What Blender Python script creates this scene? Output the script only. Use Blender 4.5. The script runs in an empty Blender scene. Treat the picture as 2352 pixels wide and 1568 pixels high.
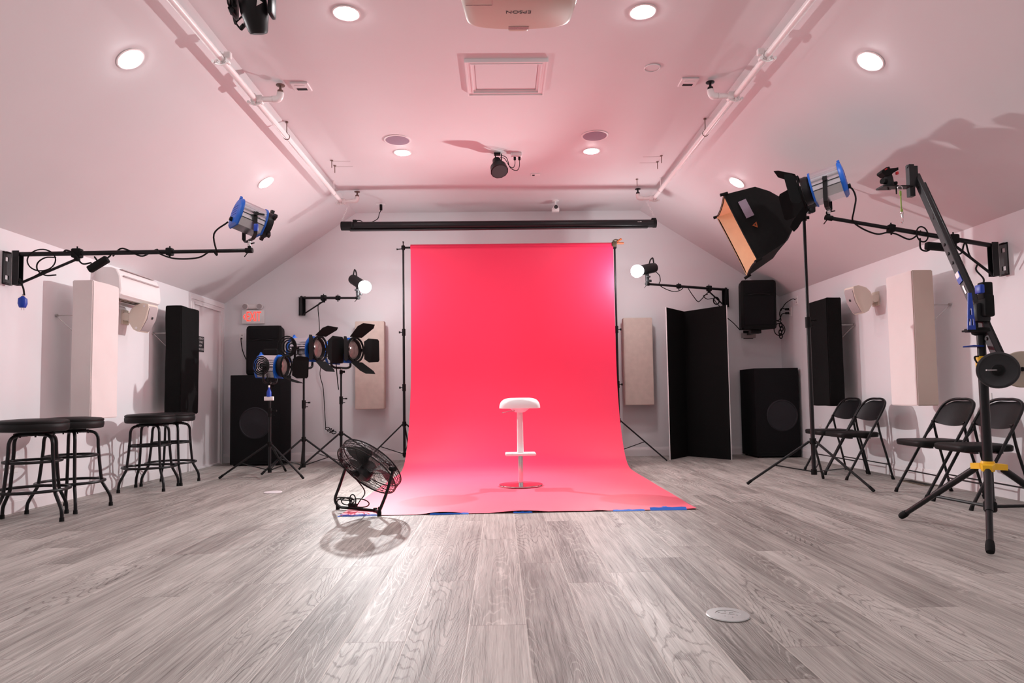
import bpy, bmesh, math, random
from mathutils import Vector, Matrix
random.seed(7)
PI = math.pi
V = Vector
sc = bpy.context.scene
COL = sc.collection

# ------------------------------------------------------------------ camera
FPX, PPY = 1530.27, 826.94            # focal length and principal row, in pixels of 2352x1568
CAM = V((0, 0, .86))
_p, _y, _r = .0548, .0175, -.0150
_fwd = V((math.sin(_y)*math.cos(_p), math.cos(_y)*math.cos(_p), math.sin(_p)))
_right = V((math.cos(_y), -math.sin(_y), 0))
_up = _right.cross(_fwd)
CR = _right*math.cos(_r) + _up*math.sin(_r)
CU = -_right*math.sin(_r) + _up*math.cos(_r)
cam = bpy.data.cameras.new('camera')
camo = bpy.data.objects.new('camera', cam)
COL.objects.link(camo)
m = Matrix((CR, CU, -_fwd)).transposed().to_4x4()
m.translation = CAM
camo.matrix_world = m
cam.sensor_width = 36
cam.lens = FPX/2352*36
cam.shift_y = (PPY-784)/2352
cam.clip_start = .05
sc.camera = camo

# ------------------------------------------------------------------ view, world
sc.view_settings.view_transform = 'Standard'
sc.view_settings.look = 'None'
sc.view_settings.gamma = 1
sc.view_settings.use_curve_mapping = False
sc.view_settings.exposure = .54
w = bpy.data.worlds.new('world')
sc.world = w
w.use_nodes = True
w.node_tree.nodes['Background'].inputs[0].default_value = (.9, .85, .9, 1)
w.node_tree.nodes['Background'].inputs[1].default_value = .02
sc.cycles.max_bounces = 10
sc.cycles.diffuse_bounces = 6

LED_POWER = 85.0         # radiance of the two LED domes
SPOT_POWER = (410., 430.)   # the beams of the two monolights, left and right of the backdrop
SPOT_CONE, SPOT_BLEND = 108., .85
CAN_POWER = 88.0         # radiance of the recessed ceiling lights

# room numbers
XL, XR, YB, YF = -3.884, 4.011, 9.422, -3.2
EAVE, CEIL, XLS, XRS = 2.234, 3.51, -2.033, 2.035

# ------------------------------------------------------------------ pixel helpers
def ray(px, py):
    return CR*((px-1176)/FPX) - CU*((py-PPY)/FPX) + _fwd
def atY(px, py, Y): d = ray(px, py); return CAM + d*(Y/d.y)
def atZ(px, py, Z): d = ray(px, py); return CAM + d*((Z-CAM.z)/d.z)
def atX(px, py, X): d = ray(px, py); return CAM + d*(X/d.x)
def slope_z(x):
    if x < XLS: return CEIL + (x-XLS)*(CEIL-EAVE)/(XLS-XL)
    if x > XRS: return CEIL - (x-XRS)*(CEIL-EAVE)/(XR-XRS)
    return CEIL
def atS(px, py):
    d = ray(px, py); a, b = .5, 30.
    for _ in range(60):
        t = (a+b)/2; q = CAM+d*t
        if q.z > slope_z(q.x): b = t
        else: a = t
    return CAM+d*a

# ------------------------------------------------------------------ materials
def mat(name, col, rough=.5, metal=0., spec=.5, emit=None, es=0., noise=0., nscale=20., bump=0., bscale=200., coat=0., stretch=None):
    m = bpy.data.materials.new(name); m.use_nodes = True
    nt = m.node_tree; b = nt.nodes['Principled BSDF']
    b.inputs['Base Color'].default_value = (*col, 1)
    b.inputs['Roughness'].default_value = rough
    b.inputs['Metallic'].default_value = metal
    b.inputs['Specular IOR Level'].default_value = spec
    b.inputs['Coat Weight'].default_value = coat
    if emit:
        b.inputs['Emission Color'].default_value = (*emit, 1)
        b.inputs['Emission Strength'].default_value = es
    if noise or bump:
        tc = nt.nodes.new('ShaderNodeTexCoord')
        mp = nt.nodes.new('ShaderNodeMapping')
        if stretch: mp.inputs['Scale'].default_value = stretch
        nt.links.new(tc.outputs['Object'], mp.inputs[0])
    if noise:
        n = nt.nodes.new('ShaderNodeTexNoise'); n.inputs['Scale'].default_value = nscale; n.inputs['Detail'].default_value = 5
        nt.links.new(mp.outputs[0], n.inputs['Vector'])
        mx = nt.nodes.new('ShaderNodeMix'); mx.data_type = 'RGBA'
        mx.inputs[6].default_value = (*[c*(1-noise) for c in col], 1)
        mx.inputs[7].default_value = (*[min(1, c*(1+noise)) for c in col], 1)
        nt.links.new(n.outputs['Fac'], mx.inputs[0]); nt.links.new(mx.outputs[2], b.inputs['Base Color'])
    if bump:
        n = nt.nodes.new('ShaderNodeTexNoise'); n.inputs['Scale'].default_value = bscale; n.inputs['Detail'].default_value = 4
        nt.links.new(mp.outputs[0], n.inputs['Vector'])
        bp = nt.nodes.new('ShaderNodeBump'); bp.inputs['Strength'].default_value = bump; bp.inputs['Distance'].default_value = .004
        nt.links.new(n.outputs['Fac'], bp.inputs['Height']); nt.links.new(bp.outputs[0], b.inputs['Normal'])
    return m

M = {}
M['wall'] = mat('wall_paint', (.785, .775, .79), .7, noise=.02, nscale=3, bump=.05, bscale=60)
M['ceil'] = mat('ceiling_paint', (.71, .68, .69), .6, noise=.02, nscale=3, bump=.12, bscale=25)
M['trim'] = mat('trim_paint', (.80, .77, .775), .4, noise=.02, nscale=5)
M['door'] = mat('door_paint', (.72, .68, .69), .45, noise=.02, nscale=5)
M['black'] = mat('black_metal', (.009, .009, .010), .42, spec=.3, noise=.2, nscale=40)
M['gloss'] = mat('black_gloss_metal', (.007, .007, .008), .33, spec=.28, noise=.15, nscale=30)
M['matte'] = mat('black_matte', (.011, .011, .011), 1., spec=.03, noise=.15, nscale=60)
M['rubber'] = mat('black_rubber', (.009, .009, .009), .7, spec=.15, noise=.2, nscale=60)
M['vinyl'] = mat('black_vinyl', (.008, .0075, .0075), .5, spec=.22, noise=.15, nscale=30, bump=.1, bscale=120)
M['velour'] = mat('black_velour', (.012, .012, .012), .95, spec=.03, noise=.25, nscale=80, bump=.3, bscale=40)
M['cloth'] = mat('black_softbox_cloth', (.012, .012, .012), .8, spec=.15, noise=.2, nscale=30, bump=.3, bscale=18)
M['carpet'] = mat('speaker_carpet', (.012, .012, .013), .9, spec=.1, noise=.3, nscale=120)
M['cone'] = mat('speaker_cone', (.018, .017, .021), .6, spec=.3, noise=.2, nscale=40)
M['grey'] = mat('dark_grey_metal', (.022, .022, .024), .45, spec=.4, noise=.15, nscale=50)
M['chrome'] = mat('chrome', (.82, .8, .8), .12, 1., noise=.03, nscale=20)
M['steel'] = mat('steel', (.5, .48, .47), .35, 1., noise=.1, nscale=60)
M['alu'] = mat('silver_aluminium', (.70, .70, .74), .27, .92, noise=.06, nscale=40, stretch=(1, 8, 8))
M['blue'] = mat('blue_enamel', (.002, .105, .50), .42, noise=.08, nscale=20)
M['navy'] = mat('blue_plastic', (.003, .045, .40), .42, noise=.08, nscale=30)
M['white'] = mat('white_plastic', (.85, .83, .82), .35, noise=.02, nscale=10)
M['seat'] = mat('white_seat_plastic', (.93, .93, .92), .3, noise=.01, nscale=10)
M['ivory'] = mat('ivory_plastic', (.74, .67, .57), .4, noise=.04, nscale=10)
M['grille'] = mat('speaker_grille_cloth', (.42, .37, .37), .8, noise=.15, nscale=250)
M['beige'] = mat('beige_burlap', (.62, .52, .46), .9, spec=.1, noise=.14, nscale=14, bump=.5, bscale=350)
M['muslin'] = mat('white_muslin', (.80, .73, .71), .9, spec=.1, noise=.05, nscale=5, bump=.35, bscale=9)
M['muslin_b'] = mat('cream_muslin', (.66, .545, .47), .9, spec=.1, noise=.06, nscale=6, bump=.3, bscale=12)
M['pipe'] = mat('white_painted_pipe', (.82, .79, .78), .35, noise=.04, nscale=15)
M['dark'] = mat('dark_slot', (.02, .018, .02), .8, noise=.1)
M['yellow'] = mat('yellow_plastic', (.9, .52, .01), .4, noise=.04, nscale=20)
M['orange'] = mat('orange_clamp', (.45, .10, .02), .45, noise=.1, nscale=20)
M['red'] = mat('red_plastic', (.6, .02, .03), .4, noise=.05)
M['lime'] = mat('green_strap', (.30, .48, .09), .7, noise=.2, nscale=60)
M['gold'] = mat('gold_softbox_lining', (.92, .70, .50), .55, .0, noise=.16, nscale=9, bump=.5, bscale=14)
M['tape'] = mat('blue_tape', (.01, .16, .72), .6, noise=.06, nscale=30)
M['lens'] = mat('lens_glass', (.16, .12, .11), .12, .2, noise=.5, nscale=25)
M['plate'] = mat('grey_floor_plate', (.46, .47, .46), .4, .3, noise=.08, nscale=40)
M['brass'] = mat('brown_register', (.09, .065, .035), .5, .3, noise=.2, nscale=60)
M['foam'] = mat('white_foam_edge', (.75, .74, .74), .8, noise=.03)
M['iron'] = mat('raw_weight_iron', (.50, .42, .34), .5, .3, noise=.25, nscale=9)
M['proj'] = mat('projector_shell', (.62, .53, .45), .35, noise=.02, nscale=8)
M['rod'] = mat('rusty_rod', (.2, .13, .11), .5, .5, noise=.2)
M['dirt'] = mat('purple_grille', (.33, .26, .33), .8, noise=.1, nscale=200)
M['led'] = mat('led_dome', (1, 1, 1), .5, emit=(1., .985, 1.), es=LED_POWER)
M['can'] = mat('can_lens', (1, 1, 1), .5, emit=(1., .97, .98), es=CAN_POWER)
M['green'] = mat('green_display', (0, .3, .2), .4, emit=(0, 1, .55), es=.6)
M['exitred'] = mat('exit_letters', (.5, .02, .02), .5, emit=(1, .035, .02), es=1.6)
M['ink'] = mat('black_ink', (.02, .02, .022), .6, noise=.05)
M['pinkink'] = mat('label_print', (.5, .28, .28), .6, noise=.3, nscale=120)
M['signwhite'] = mat('sign_letters', (.6, .58, .58), .6, noise=.02)

def paper_material():
    m = mat('red_backdrop_paper', (.95, .024, .105), .50, spec=.58, bump=.12, bscale=2.5, noise=.03, nscale=1.5)
    b = m.node_tree.nodes['Principled BSDF']; b.inputs['Sheen Weight'].default_value = .28; b.inputs['Sheen Roughness'].default_value = .45
    return m
M['paper'] = paper_material()

def floor_material():
    m = bpy.data.materials.new('wood_plank_floor'); m.use_nodes = True
    nt = m.node_tree; N = nt.nodes; L = nt.links; b = N['Principled BSDF']
    def math_(op, a, bb=None, c=None):
        n = N.new('ShaderNodeMath'); n.operation = op
        for i, v in enumerate((a, bb, c)):
            if v is None: continue
            if isinstance(v, (int, float)): n.inputs[i].default_value = v
            else: L.new(v, n.inputs[i])
        return n.outputs[0]
    def comb(x, y, z):
        n = N.new('ShaderNodeCombineXYZ')
        for i, v in enumerate((x, y, z)):
            if isinstance(v, (int, float)): n.inputs[i].default_value = v
            else: L.new(v, n.inputs[i])
        return n.outputs[0]
    def noise(vec, scale, detail=2, rough=.5):
        n = N.new('ShaderNodeTexNoise'); n.inputs['Scale'].default_value = scale
        n.inputs['Detail'].default_value = detail; n.inputs['Roughness'].default_value = rough
        L.new(vec, n.inputs['Vector']); return n.outputs['Fac']
    def white(v):
        n = N.new('ShaderNodeTexWhiteNoise'); n.noise_dimensions = '1D'; L.new(v, n.inputs['W']); return n.outputs['Value']
    def maprange(v, a, bb, c, d, smooth=False):
        n = N.new('ShaderNodeMapRange'); n.clamp = True
        if smooth: n.interpolation_type = 'SMOOTHSTEP'
        L.new(v, n.inputs[0])
        for i, q in enumerate((a, bb, c, d)): n.inputs[i+1].default_value = q
        return n.outputs[0]
    tc = N.new('ShaderNodeTexCoord'); sp = N.new('ShaderNodeSeparateXYZ'); L.new(tc.outputs['Object'], sp.inputs[0])
    X, Y = sp.outputs[0], sp.outputs[1]
    W_, LEN = .2165, 1.52
    u = math_('DIVIDE', math_('ADD', X, 20 - .165), W_); col = math_('FLOOR', u); fu = math_('FRACT', u)
    off = math_('MULTIPLY', white(col), LEN)
    v = math_('DIVIDE', math_('ADD', Y, math_('ADD', off, 20)), LEN); row = math_('FLOOR', v); fv = math_('FRACT', v)
    pid = math_('ADD', math_('MULTIPLY', col, 7.31), math_('MULTIPLY', row, 3.77))
    r1 = white(pid); r2 = white(math_('ADD', pid, 91.7))
    zid = math_('MULTIPLY', pid, 5.3)
    # cathedral rings: contour lines of a stretched height field
    def ringset(sx, sy, off, mult, wamp, lo, hi):
        n1 = noise(comb(math_('MULTIPLY', X, sx), math_('MULTIPLY', Y, sy), math_('ADD', zid, off)), 1.0, 1.0, .4)
        wob = noise(comb(math_('MULTIPLY', X, 42), math_('MULTIPLY', Y, 11), math_('ADD', zid, off)), 1.0, 3, .6)
        hgt = math_('ADD', math_('MULTIPLY', n1, mult), math_('MULTIPLY', wob, wamp))
        tri = math_('ABSOLUTE', math_('SUBTRACT', math_('MULTIPLY', math_('FRACT', hgt), 2.0), 1.0))
        return maprange(tri, lo, hi, 0, 1, True)
    ring = ringset(6.0, .60, 0., 38., 1.2, .60, 1.)
    rmask = maprange(noise(comb(math_('MULTIPLY', X, 4.5), math_('MULTIPLY', Y, .9), math_('ADD', zid, 40.)), 1.0, 1), .42, .58, .0, 1, True)
    fib = noise(comb(math_('MULTIPLY', X, 330), math_('MULTIPLY', Y, 8), zid), 1.0, 3, .65)
    # thin dark pores running with the grain
    warp = math_('ADD', X, math_('MULTIPLY', noise(comb(math_('MULTIPLY', X, 5), math_('MULTIPLY', Y, 1.3), zid), 1.0, 2), .05))
    pore = noise(comb(math_('MULTIPLY', warp, 250), math_('MULTIPLY', Y, 2.6), zid), 1.0, 2, .6)
    blot = noise(comb(math_('MULTIPLY', X, 9), math_('MULTIPLY', Y, 1.6), zid), 1.0, 3, .55)
    fine = noise(comb(math_('MULTIPLY', warp, 66), math_('MULTIPLY', Y, 1.4), zid), 1.0, 3, .6)
    f = math_('ADD', math_('MULTIPLY', math_('MULTIPLY', math_('SUBTRACT', ring, .3), rmask), maprange(r2, .45, .55, -.30, .24)), math_('MULTIPLY', math_('SUBTRACT', fib, .5), .5))
    f = math_('ADD', f, math_('MULTIPLY', math_('SUBTRACT', blot, .5), .7))
    f = math_('ADD', f, math_('MULTIPLY', math_('SUBTRACT', fine, .5), .85))
    f = math_('ADD', f, math_('MULTIPLY', math_('SUBTRACT', r1, .5), .26))
    f = math_('SUBTRACT', f, maprange(pore, .56, .70, 0, .30, True))
    f = math_('ADD', f, .47)
    cr = N.new('ShaderNodeValToRGB'); L.new(f, cr.inputs[0])
    e = cr.color_ramp.elements
    e[0].position = 0.0; e[0].color = (.112, .098, .088, 1)
    e[1].position = 1.0; e[1].color = (.65, .625, .58, 1)
    k = cr.color_ramp.elements.new(.42); k.color = (.325, .303, .278, 1)
    # light seams along the planks, thin dark ends
    eu = math_('MINIMUM', fu, math_('SUBTRACT', 1.0, fu)); ev = math_('MINIMUM', fv, math_('SUBTRACT', 1.0, fv))
    su = maprange(eu, .005, .015, 1, 0); sv = maprange(ev, .0008, .0025, 1, 0)
    mx = N.new('ShaderNodeMix'); mx.data_type = 'RGBA'; L.new(cr.outputs[0], mx.inputs[6])
    mx.inputs[7].default_value = (.55, .51, .46, 1)
    L.new(math_('MULTIPLY', su, .7), mx.inputs[0])
    mx2 = N.new('ShaderNodeMix'); mx2.data_type = 'RGBA'; L.new(mx.outputs[2], mx2.inputs[6])
    mx2.inputs[7].default_value = (.18, .14, .13, 1); L.new(math_('MULTIPLY', sv, .5), mx2.inputs[0])
    L.new(mx2.outputs[2], b.inputs['Base Color'])
    b.inputs['Specular IOR Level'].default_value = .28
    L.new(maprange(f, 0, 1, .56, .47), b.inputs['Roughness'])
    bp = N.new('ShaderNodeBump'); bp.inputs['Strength'].default_value = .22; bp.inputs['Distance'].default_value = .002
    hh = math_('SUBTRACT', math_('ADD', math_('MULTIPLY', ring, .5), math_('MULTIPLY', fib, .6)), math_('ADD', math_('MULTIPLY', su, 1.), sv))
    L.new(hh, bp.inputs['Height']); L.new(bp.outputs[0], b.inputs['Normal'])
    return m
M['floor'] = floor_material()

# ------------------------------------------------------------------ mesh builder
def frame(d, up=V((0, 0, 1))):
    d = V(d).normalized()
    if abs(d.dot(up)) > .999: up = V((0, 1, 0))
    x = up.cross(d).normalized(); y = d.cross(x)
    return x, y, d

class MB:
    def __init__(s): s.v = []; s.f = []; s.mi = []; s.cur = 0
    def add(s, vs, fs):
        o = len(s.v); s.v += [tuple(q) for q in vs]
        for f in fs: s.f.append([i+o for i in f]); s.mi.append(s.cur)
        return s
    def box(s, c, size, rot=None):
        c = V(c); hx, hy, hz = [q/2 for q in size]
        vs = [V((x, y, z)) for x in (-hx, hx) for y in (-hy, hy) for z in (-hz, hz)]
        if rot is not None: vs = [rot @ q for q in vs]
        return s.add([q+c for q in vs], [(0, 1, 3, 2), (4, 6, 7, 5), (0, 4, 5, 1), (2, 3, 7, 6), (0, 2, 6, 4), (1, 5, 7, 3)])
    def rbox(s, c, size, r=.01, seg=2, rot=None):
        bm = bmesh.new(); bmesh.ops.create_cube(bm, size=1)
        for q in bm.verts: q.co = V((q.co.x*size[0], q.co.y*size[1], q.co.z*size[2]))
        bmesh.ops.bevel(bm, geom=bm.edges[:], offset=min(r, min(size)*.49), segments=seg, affect='EDGES', profile=.5)
        bm.verts.index_update()
        vs = [(rot @ q.co if rot is not None else q.co)+V(c) for q in bm.verts]
        fs = [[q.index for q in f.verts] for f in bm.faces]
        bm.free(); return s.add(vs, fs)
    def cyl(s, a, b, r, r2=None, n=16, caps=True, rot=0):
        a, b = V(a), V(b); r2 = r if r2 is None else r2
        x, y, d = frame(b-a); vs = []
        for c, rr in ((a, r), (b, r2)):
            for i in range(n):
                t = 2*PI*i/n+rot; vs.append(c+x*rr*math.cos(t)+y*rr*math.sin(t))
        fs = [(i, (i+1) % n, n+(i+1) % n, n+i) for i in range(n)]
        if caps: fs += [tuple(range(n-1, -1, -1)), tuple(range(n, 2*n))]
        return s.add(vs, fs)
    def tube(s, pts, r, n=8, smooth=0, closed=False, flat=1.):
        pts = [V(p) for p in pts]
        if smooth:
            out = []; k = len(pts)
            rng = range(k) if closed else range(k-1)
            for i in rng:
                p1, p2 = pts[i], pts[(i+1) % k]
                p0 = pts[(i-1) % k] if (closed or i > 0) else p1+(p1-p2)
                p3 = pts[(i+2) % k] if (closed or i < k-2) else p2+(p2-p1)
                for j in range(smooth):
                    t = j/smooth
                    out.append(.5*((2*p1)+(p2-p0)*t+(2*p0-5*p1+4*p2-p3)*t*t+(3*p1-p0-3*p2+p3)*t**3))
            if not closed: out.append(pts[-1])
            pts = out
        k = len(pts); vs = []; px = None
        for i in range(k):
            a = pts[(i-1) % k] if (closed or i > 0) else pts[0]
            b = pts[(i+1) % k] if (closed or i < k-1) else pts[-1]
            d = b-a
            if d.length < 1e-9: d = V((0, 0, 1))
            d.normalize()
            if px is None: x, y, _ = frame(d)
            else:
                x = px-d*px.dot(d)
                if x.length < 1e-6: x, y, _ = frame(d)
                x.normalize(); y = d.cross(x)
            px = x
            rr = r[i] if isinstance(r, (list, tuple)) else r
            for j in range(n):
                t = 2*PI*j/n; vs.append(pts[i]+x*rr*math.cos(t)+y*rr*flat*math.sin(t))
        fs = []
        for i in range(k if closed else k-1):
            for j in range(n):
                a = i*n+j; b = i*n+(j+1) % n; c = ((i+1) % k)*n+(j+1) % n; d = ((i+1) % k)*n+j
                fs.append((a, b, c, d))
        if not closed: fs += [tuple(range(n-1, -1, -1)), tuple(range((k-1)*n, k*n))]
        return s.add(vs, fs)
    def lathe(s, c, prof, axis=(0, 0, 1), n=32, caps=True):
        c = V(c); x, y, d = frame(axis); vs = []
        for rr, h in prof:
            for i in range(n):
                t = 2*PI*i/n; vs.append(c+d*h+x*rr*math.cos(t)+y*rr*math.sin(t))
        fs = []
        for k in range(len(prof)-1):
            for i in range(n):
                fs.append((k*n+i, k*n+(i+1) % n, (k+1)*n+(i+1) % n, (k+1)*n+i))
        if caps: fs += [tuple(range(n-1, -1, -1)), tuple(range((len(prof)-1)*n, len(prof)*n))]
        return s.add(vs, fs)
    def ring(s, c, R, r, axis=(0, 0, 1), n=36, m_=8):
        c = V(c); x, y, d = frame(axis)
        return s.tube([c+x*R*math.cos(2*PI*i/n)+y*R*math.sin(2*PI*i/n) for i in range(n)], r, m_, closed=True)
    def prism(s, poly, t):
        """poly: list of 3d points (planar), t: thickness vector"""
        k = len(poly); t = V(t); vs = [V(p) for p in poly]+[V(p)+t for p in poly]
        fs = [tuple(range(k-1, -1, -1)), tuple(range(k, 2*k))]+[(i, (i+1) % k, k+(i+1) % k, k+i) for i in range(k)]
        return s.add(vs, fs)
    def sections(s, secs, closed=True, caps=True):
        n = len(secs[0]); vs = [p for q in secs for p in q]; fs = []
        for k in range(len(secs)-1):
            for i in range(n if closed else n-1):
                fs.append((k*n+i, k*n+(i+1) % n, (k+1)*n+(i+1) % n, (k+1)*n+i))
        if caps: fs += [tuple(range(n-1, -1, -1)), tuple(range((len(secs)-1)*n, len(secs)*n))]
        return s.add(vs, fs)
    def mat(s, i): s.cur = i; return s
    def xf(s, M4):
        s.v = [tuple(M4 @ V(q)) for q in s.v]; return s
    def build(s, name, m, parent=None, smooth=40, label=None, kind=None, center=False):
        me = bpy.data.meshes.new(name)
        vs = s.v
        loc = None
        if center:
            lo = [min(q[i] for q in vs) for i in range(3)]; hi = [max(q[i] for q in vs) for i in range(3)]
            loc = V(((lo[0]+hi[0])/2, (lo[1]+hi[1])/2, lo[2])); vs = [tuple(V(q)-loc) for q in vs]
        me.from_pydata(vs, [], s.f)
        ms = m if isinstance(m, (list, tuple)) else [m]
        for q in ms: me.materials.append(M[q] if isinstance(q, str) else q)
        if len(ms) > 1:
            for p, i in zip(me.polygons, s.mi): p.material_index = i
        bm = bmesh.new(); bm.from_mesh(me); bmesh.ops.recalc_face_normals(bm, faces=bm.faces[:]); bm.to_mesh(me); bm.free()
        if smooth:
            for p in me.polygons: p.use_smooth = True
            me.set_sharp_from_angle(angle=math.radians(smooth))
        o = bpy.data.objects.new(name, me); COL.objects.link(o)
        if loc is not None: o.location = loc
        if parent is not None: o.parent = parent
        if label: o['label'] = label
        if kind: o['kind'] = kind
        return o

def tag(o, label, cat, group=None, kind=None):
    o['label'] = label; o['category'] = cat
    if group: o['group'] = group
    if kind: o['kind'] = kind
    return o
def thing(name, loc, label, cat, group=None, rz=0.):
    o = bpy.data.objects.new(name, None); COL.objects.link(o); o.location = loc; o.rotation_euler = (0, 0, rz)
    o.empty_display_size = .1
    return tag(o, label, cat, group)
def struct(o): o['kind'] = 'structure'; return o
def dup(root, loc, rz, label):
    def cp(o, par):
        c = o.copy(); COL.objects.link(c)
        if par is not None: c.parent = par
        for ch in kids.get(o.name, []): cp(ch, c)
        return c
    kids = {}
    for o in COL.objects:
        if o.parent: kids.setdefault(o.parent.name, []).append(o)
    r = cp(root, None); r.location = loc; r.rotation_euler = (0, 0, rz); r['label'] = label
    return r
def text(name, s, size, m, parent, mw, ext=.0006, label=None, align='CENTER'):
    cu = bpy.data.curves.new(name, 'FONT'); cu.body = s; cu.size = size; cu.extrude = ext
    cu.align_x = align; cu.align_y = 'CENTER'
    to = bpy.data.objects.new(name+'_tmp', cu); COL.objects.link(to)
    dg = bpy.context.evaluated_depsgraph_get(); dg.update()
    me = bpy.data.meshes.new_from_object(to.evaluated_get(dg)); bpy.data.objects.remove(to)
    me.materials.clear(); me.materials.append(M[m]); me.name = name
    me.transform(mw)
    o = bpy.data.objects.new(name, me); COL.objects.link(o)
    if parent is not None: o.parent = parent
    if label: o['label'] = label
    return o
def adopt(o, parent, label=None):
    """make a loose piece a part of its thing without moving it"""
    m = (Matrix.Translation(parent.location) @ Matrix.Rotation(parent.rotation_euler.z, 4, 'Z')).inverted()
    w_ = m @ (Matrix.Translation(o.location) @ Matrix.Rotation(o.rotation_euler.z, 4, 'Z'))
    o.parent = parent; o.location = w_.translation; o.rotation_euler.z = w_.to_euler().z
    for k in ('category', 'group', 'label'):
        if k in o: del o[k]
    if label: o['label'] = label
    return o
def basis(x, y, z, t):
    m = Matrix((V(x).normalized(), V(y).normalized(), V(z).normalized())).transposed().to_4x4(); m.translation = V(t); return m

# ================================================================== SETTING
T = .12
struct(MB().box((.06, (YB+YF)/2, -T/2), (XR-XL+2*T, YB-YF+2*T, T)).build('floor', 'floor', smooth=0))
struct(MB().box((XL-T/2, (YB+YF)/2, EAVE/2), (T, YB-YF+2*T, EAVE)).build('wall_left', 'wall', smooth=0))
struct(MB().box((XR+T/2, (YB+YF)/2, EAVE/2), (T, YB-YF+2*T, EAVE)).build('wall_right', 'wall', smooth=0))
def gable(y0, name):
    poly = [(XL, y0, 0), (XR, y0, 0), (XR, y0, EAVE), (XRS, y0, CEIL), (XLS, y0, CEIL), (XL, y0, EAVE)]
    struct(MB().prism(poly, (0, T, 0)).build(name, 'wall', smooth=0))
gable(YB, 'wall_back'); gable(YF-T, 'wall_front')
prof = [(XL, EAVE), (XLS, CEIL), (XRS, CEIL), (XR, EAVE), (XR+T, EAVE), (XRS+.05, CEIL+T), (XLS-.05, CEIL+T), (XL-T, EAVE)]
b_ = MB(); b_.prism([(x, YF-T, z) for x, z in prof], (0, YB-YF+2*T, 0))
struct(b_.build('ceiling', 'ceil', smooth=0))

def baseboard(name, p0, p1, nrm):
    p0, p1, nrm = V(p0), V(p1), V(nrm)
    pr = [(0, 0), (.016, 0), (.016, .085), (.013, .092), (.013, .098), (.009, .104), (.006, .118), (0, .122)]
    struct(MB().sections([[q+nrm*a+V((0, 0, z)) for a, z in pr] for q in (p0, p1)]).build(name, 'trim', smooth=0))
baseboard('baseboard_left', (XL, YF, 0), (XL, 8.31, 0), (1, 0, 0))
baseboard('baseboard_right', (XR, YF, 0), (XR, YB, 0), (-1, 0, 0))
baseboard('baseboard_back', (XL, YB, 0), (XR, YB, 0), (0, -1, 0))

# door in the far left corner
D0, D1, DT = 8.44, 9.235, 2.125
door = struct(MB().box((XL+.004, (D0+D1)/2, DT/2+.004), (.008, D1-D0-.008, DT-.012)).build('door_1', 'door', smooth=0))
casing = MB()
for y in (D0-.052, D1+.052): casing.box((XL+.014, y, 1.06), (.028, .10, 2.12)); casing.box((XL+.020, y, 1.06), (.040, .03, 2.12))
casing.box((XL+.014, (D0+D1)/2, 2.165), (.028, D1-D0+.205, .086)); casing.box((XL+.020, (D0+D1)/2, 2.165), (.040, D1-D0+.18, .03))
struct(casing.build('trim_1', 'trim', smooth=0))
stop = MB(); stop.box((XL+.022, (D0+D1)/2-.009, 2.105), (.028, D1-D0-.02, .026))
stop.box((XL+.022, D1-.0095, 1.05), (.03, .013, 2.09)); stop.box((XL+.02, (D0+D1)/2, .012), (.04, D1-D0, .02))
struct(stop.build('trim_2', 'trim', smooth=0))
s_ = thing('door_sign', (XL+.009, 8.62, 1.60), 'small black emergency exit sign with white lettering on the door in the left corner', 'sign')
MB().box((.003, 0, 0), (.006, .26, .20)).build('panel', 'ink', s_, smooth=0)
for i, t in enumerate(('EMERGENCY', 'EXIT ONLY', 'ALARM', 'WILL SOUND')):
    text('lettering', t, .040, 'signwhite', s_, basis((0, 1, 0), (0, 0, 1), (1, 0, 0), (.0068, 0, .070-.046*i)))

# ceiling hatch (flush frame) and moulding
hc = V((.08, 5.385, CEIL))
h_ = thing('ceiling_hatch', hc, 'white framed attic access hatch in the middle of the ceiling', 'hatch')
hb = MB(); hw, hd = .33, .295
def rectframe(mb, hx, hy, wd, z0, z1):
    for sx in (-1, 1): mb.box((sx*(hx-wd/2), 0, (z0+z1)/2), (wd, 2*hy, z1-z0))
    for sy in (-1, 1): mb.box((0, sy*(hy-wd/2), (z0+z1)/2), (2*hx-2*wd, wd, z1-z0))
rectframe(hb, hw, hd, .012, -.03, 0); rectframe(hb, hw-.012, hd-.012, .030, -.020, 0); rectframe(hb, hw-.042, hd-.042, .010, -.026, 0); rectframe(hb, hw-.052, hd-.052, .02, -.012, 0)
hb.build('moulding', 'trim', h_, smooth=0)
MB().box((0, 0, -.004), (2*(hw-.08), 2*(hd-.08), .006)).build('panel', 'ceil', h_, smooth=0)

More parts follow.
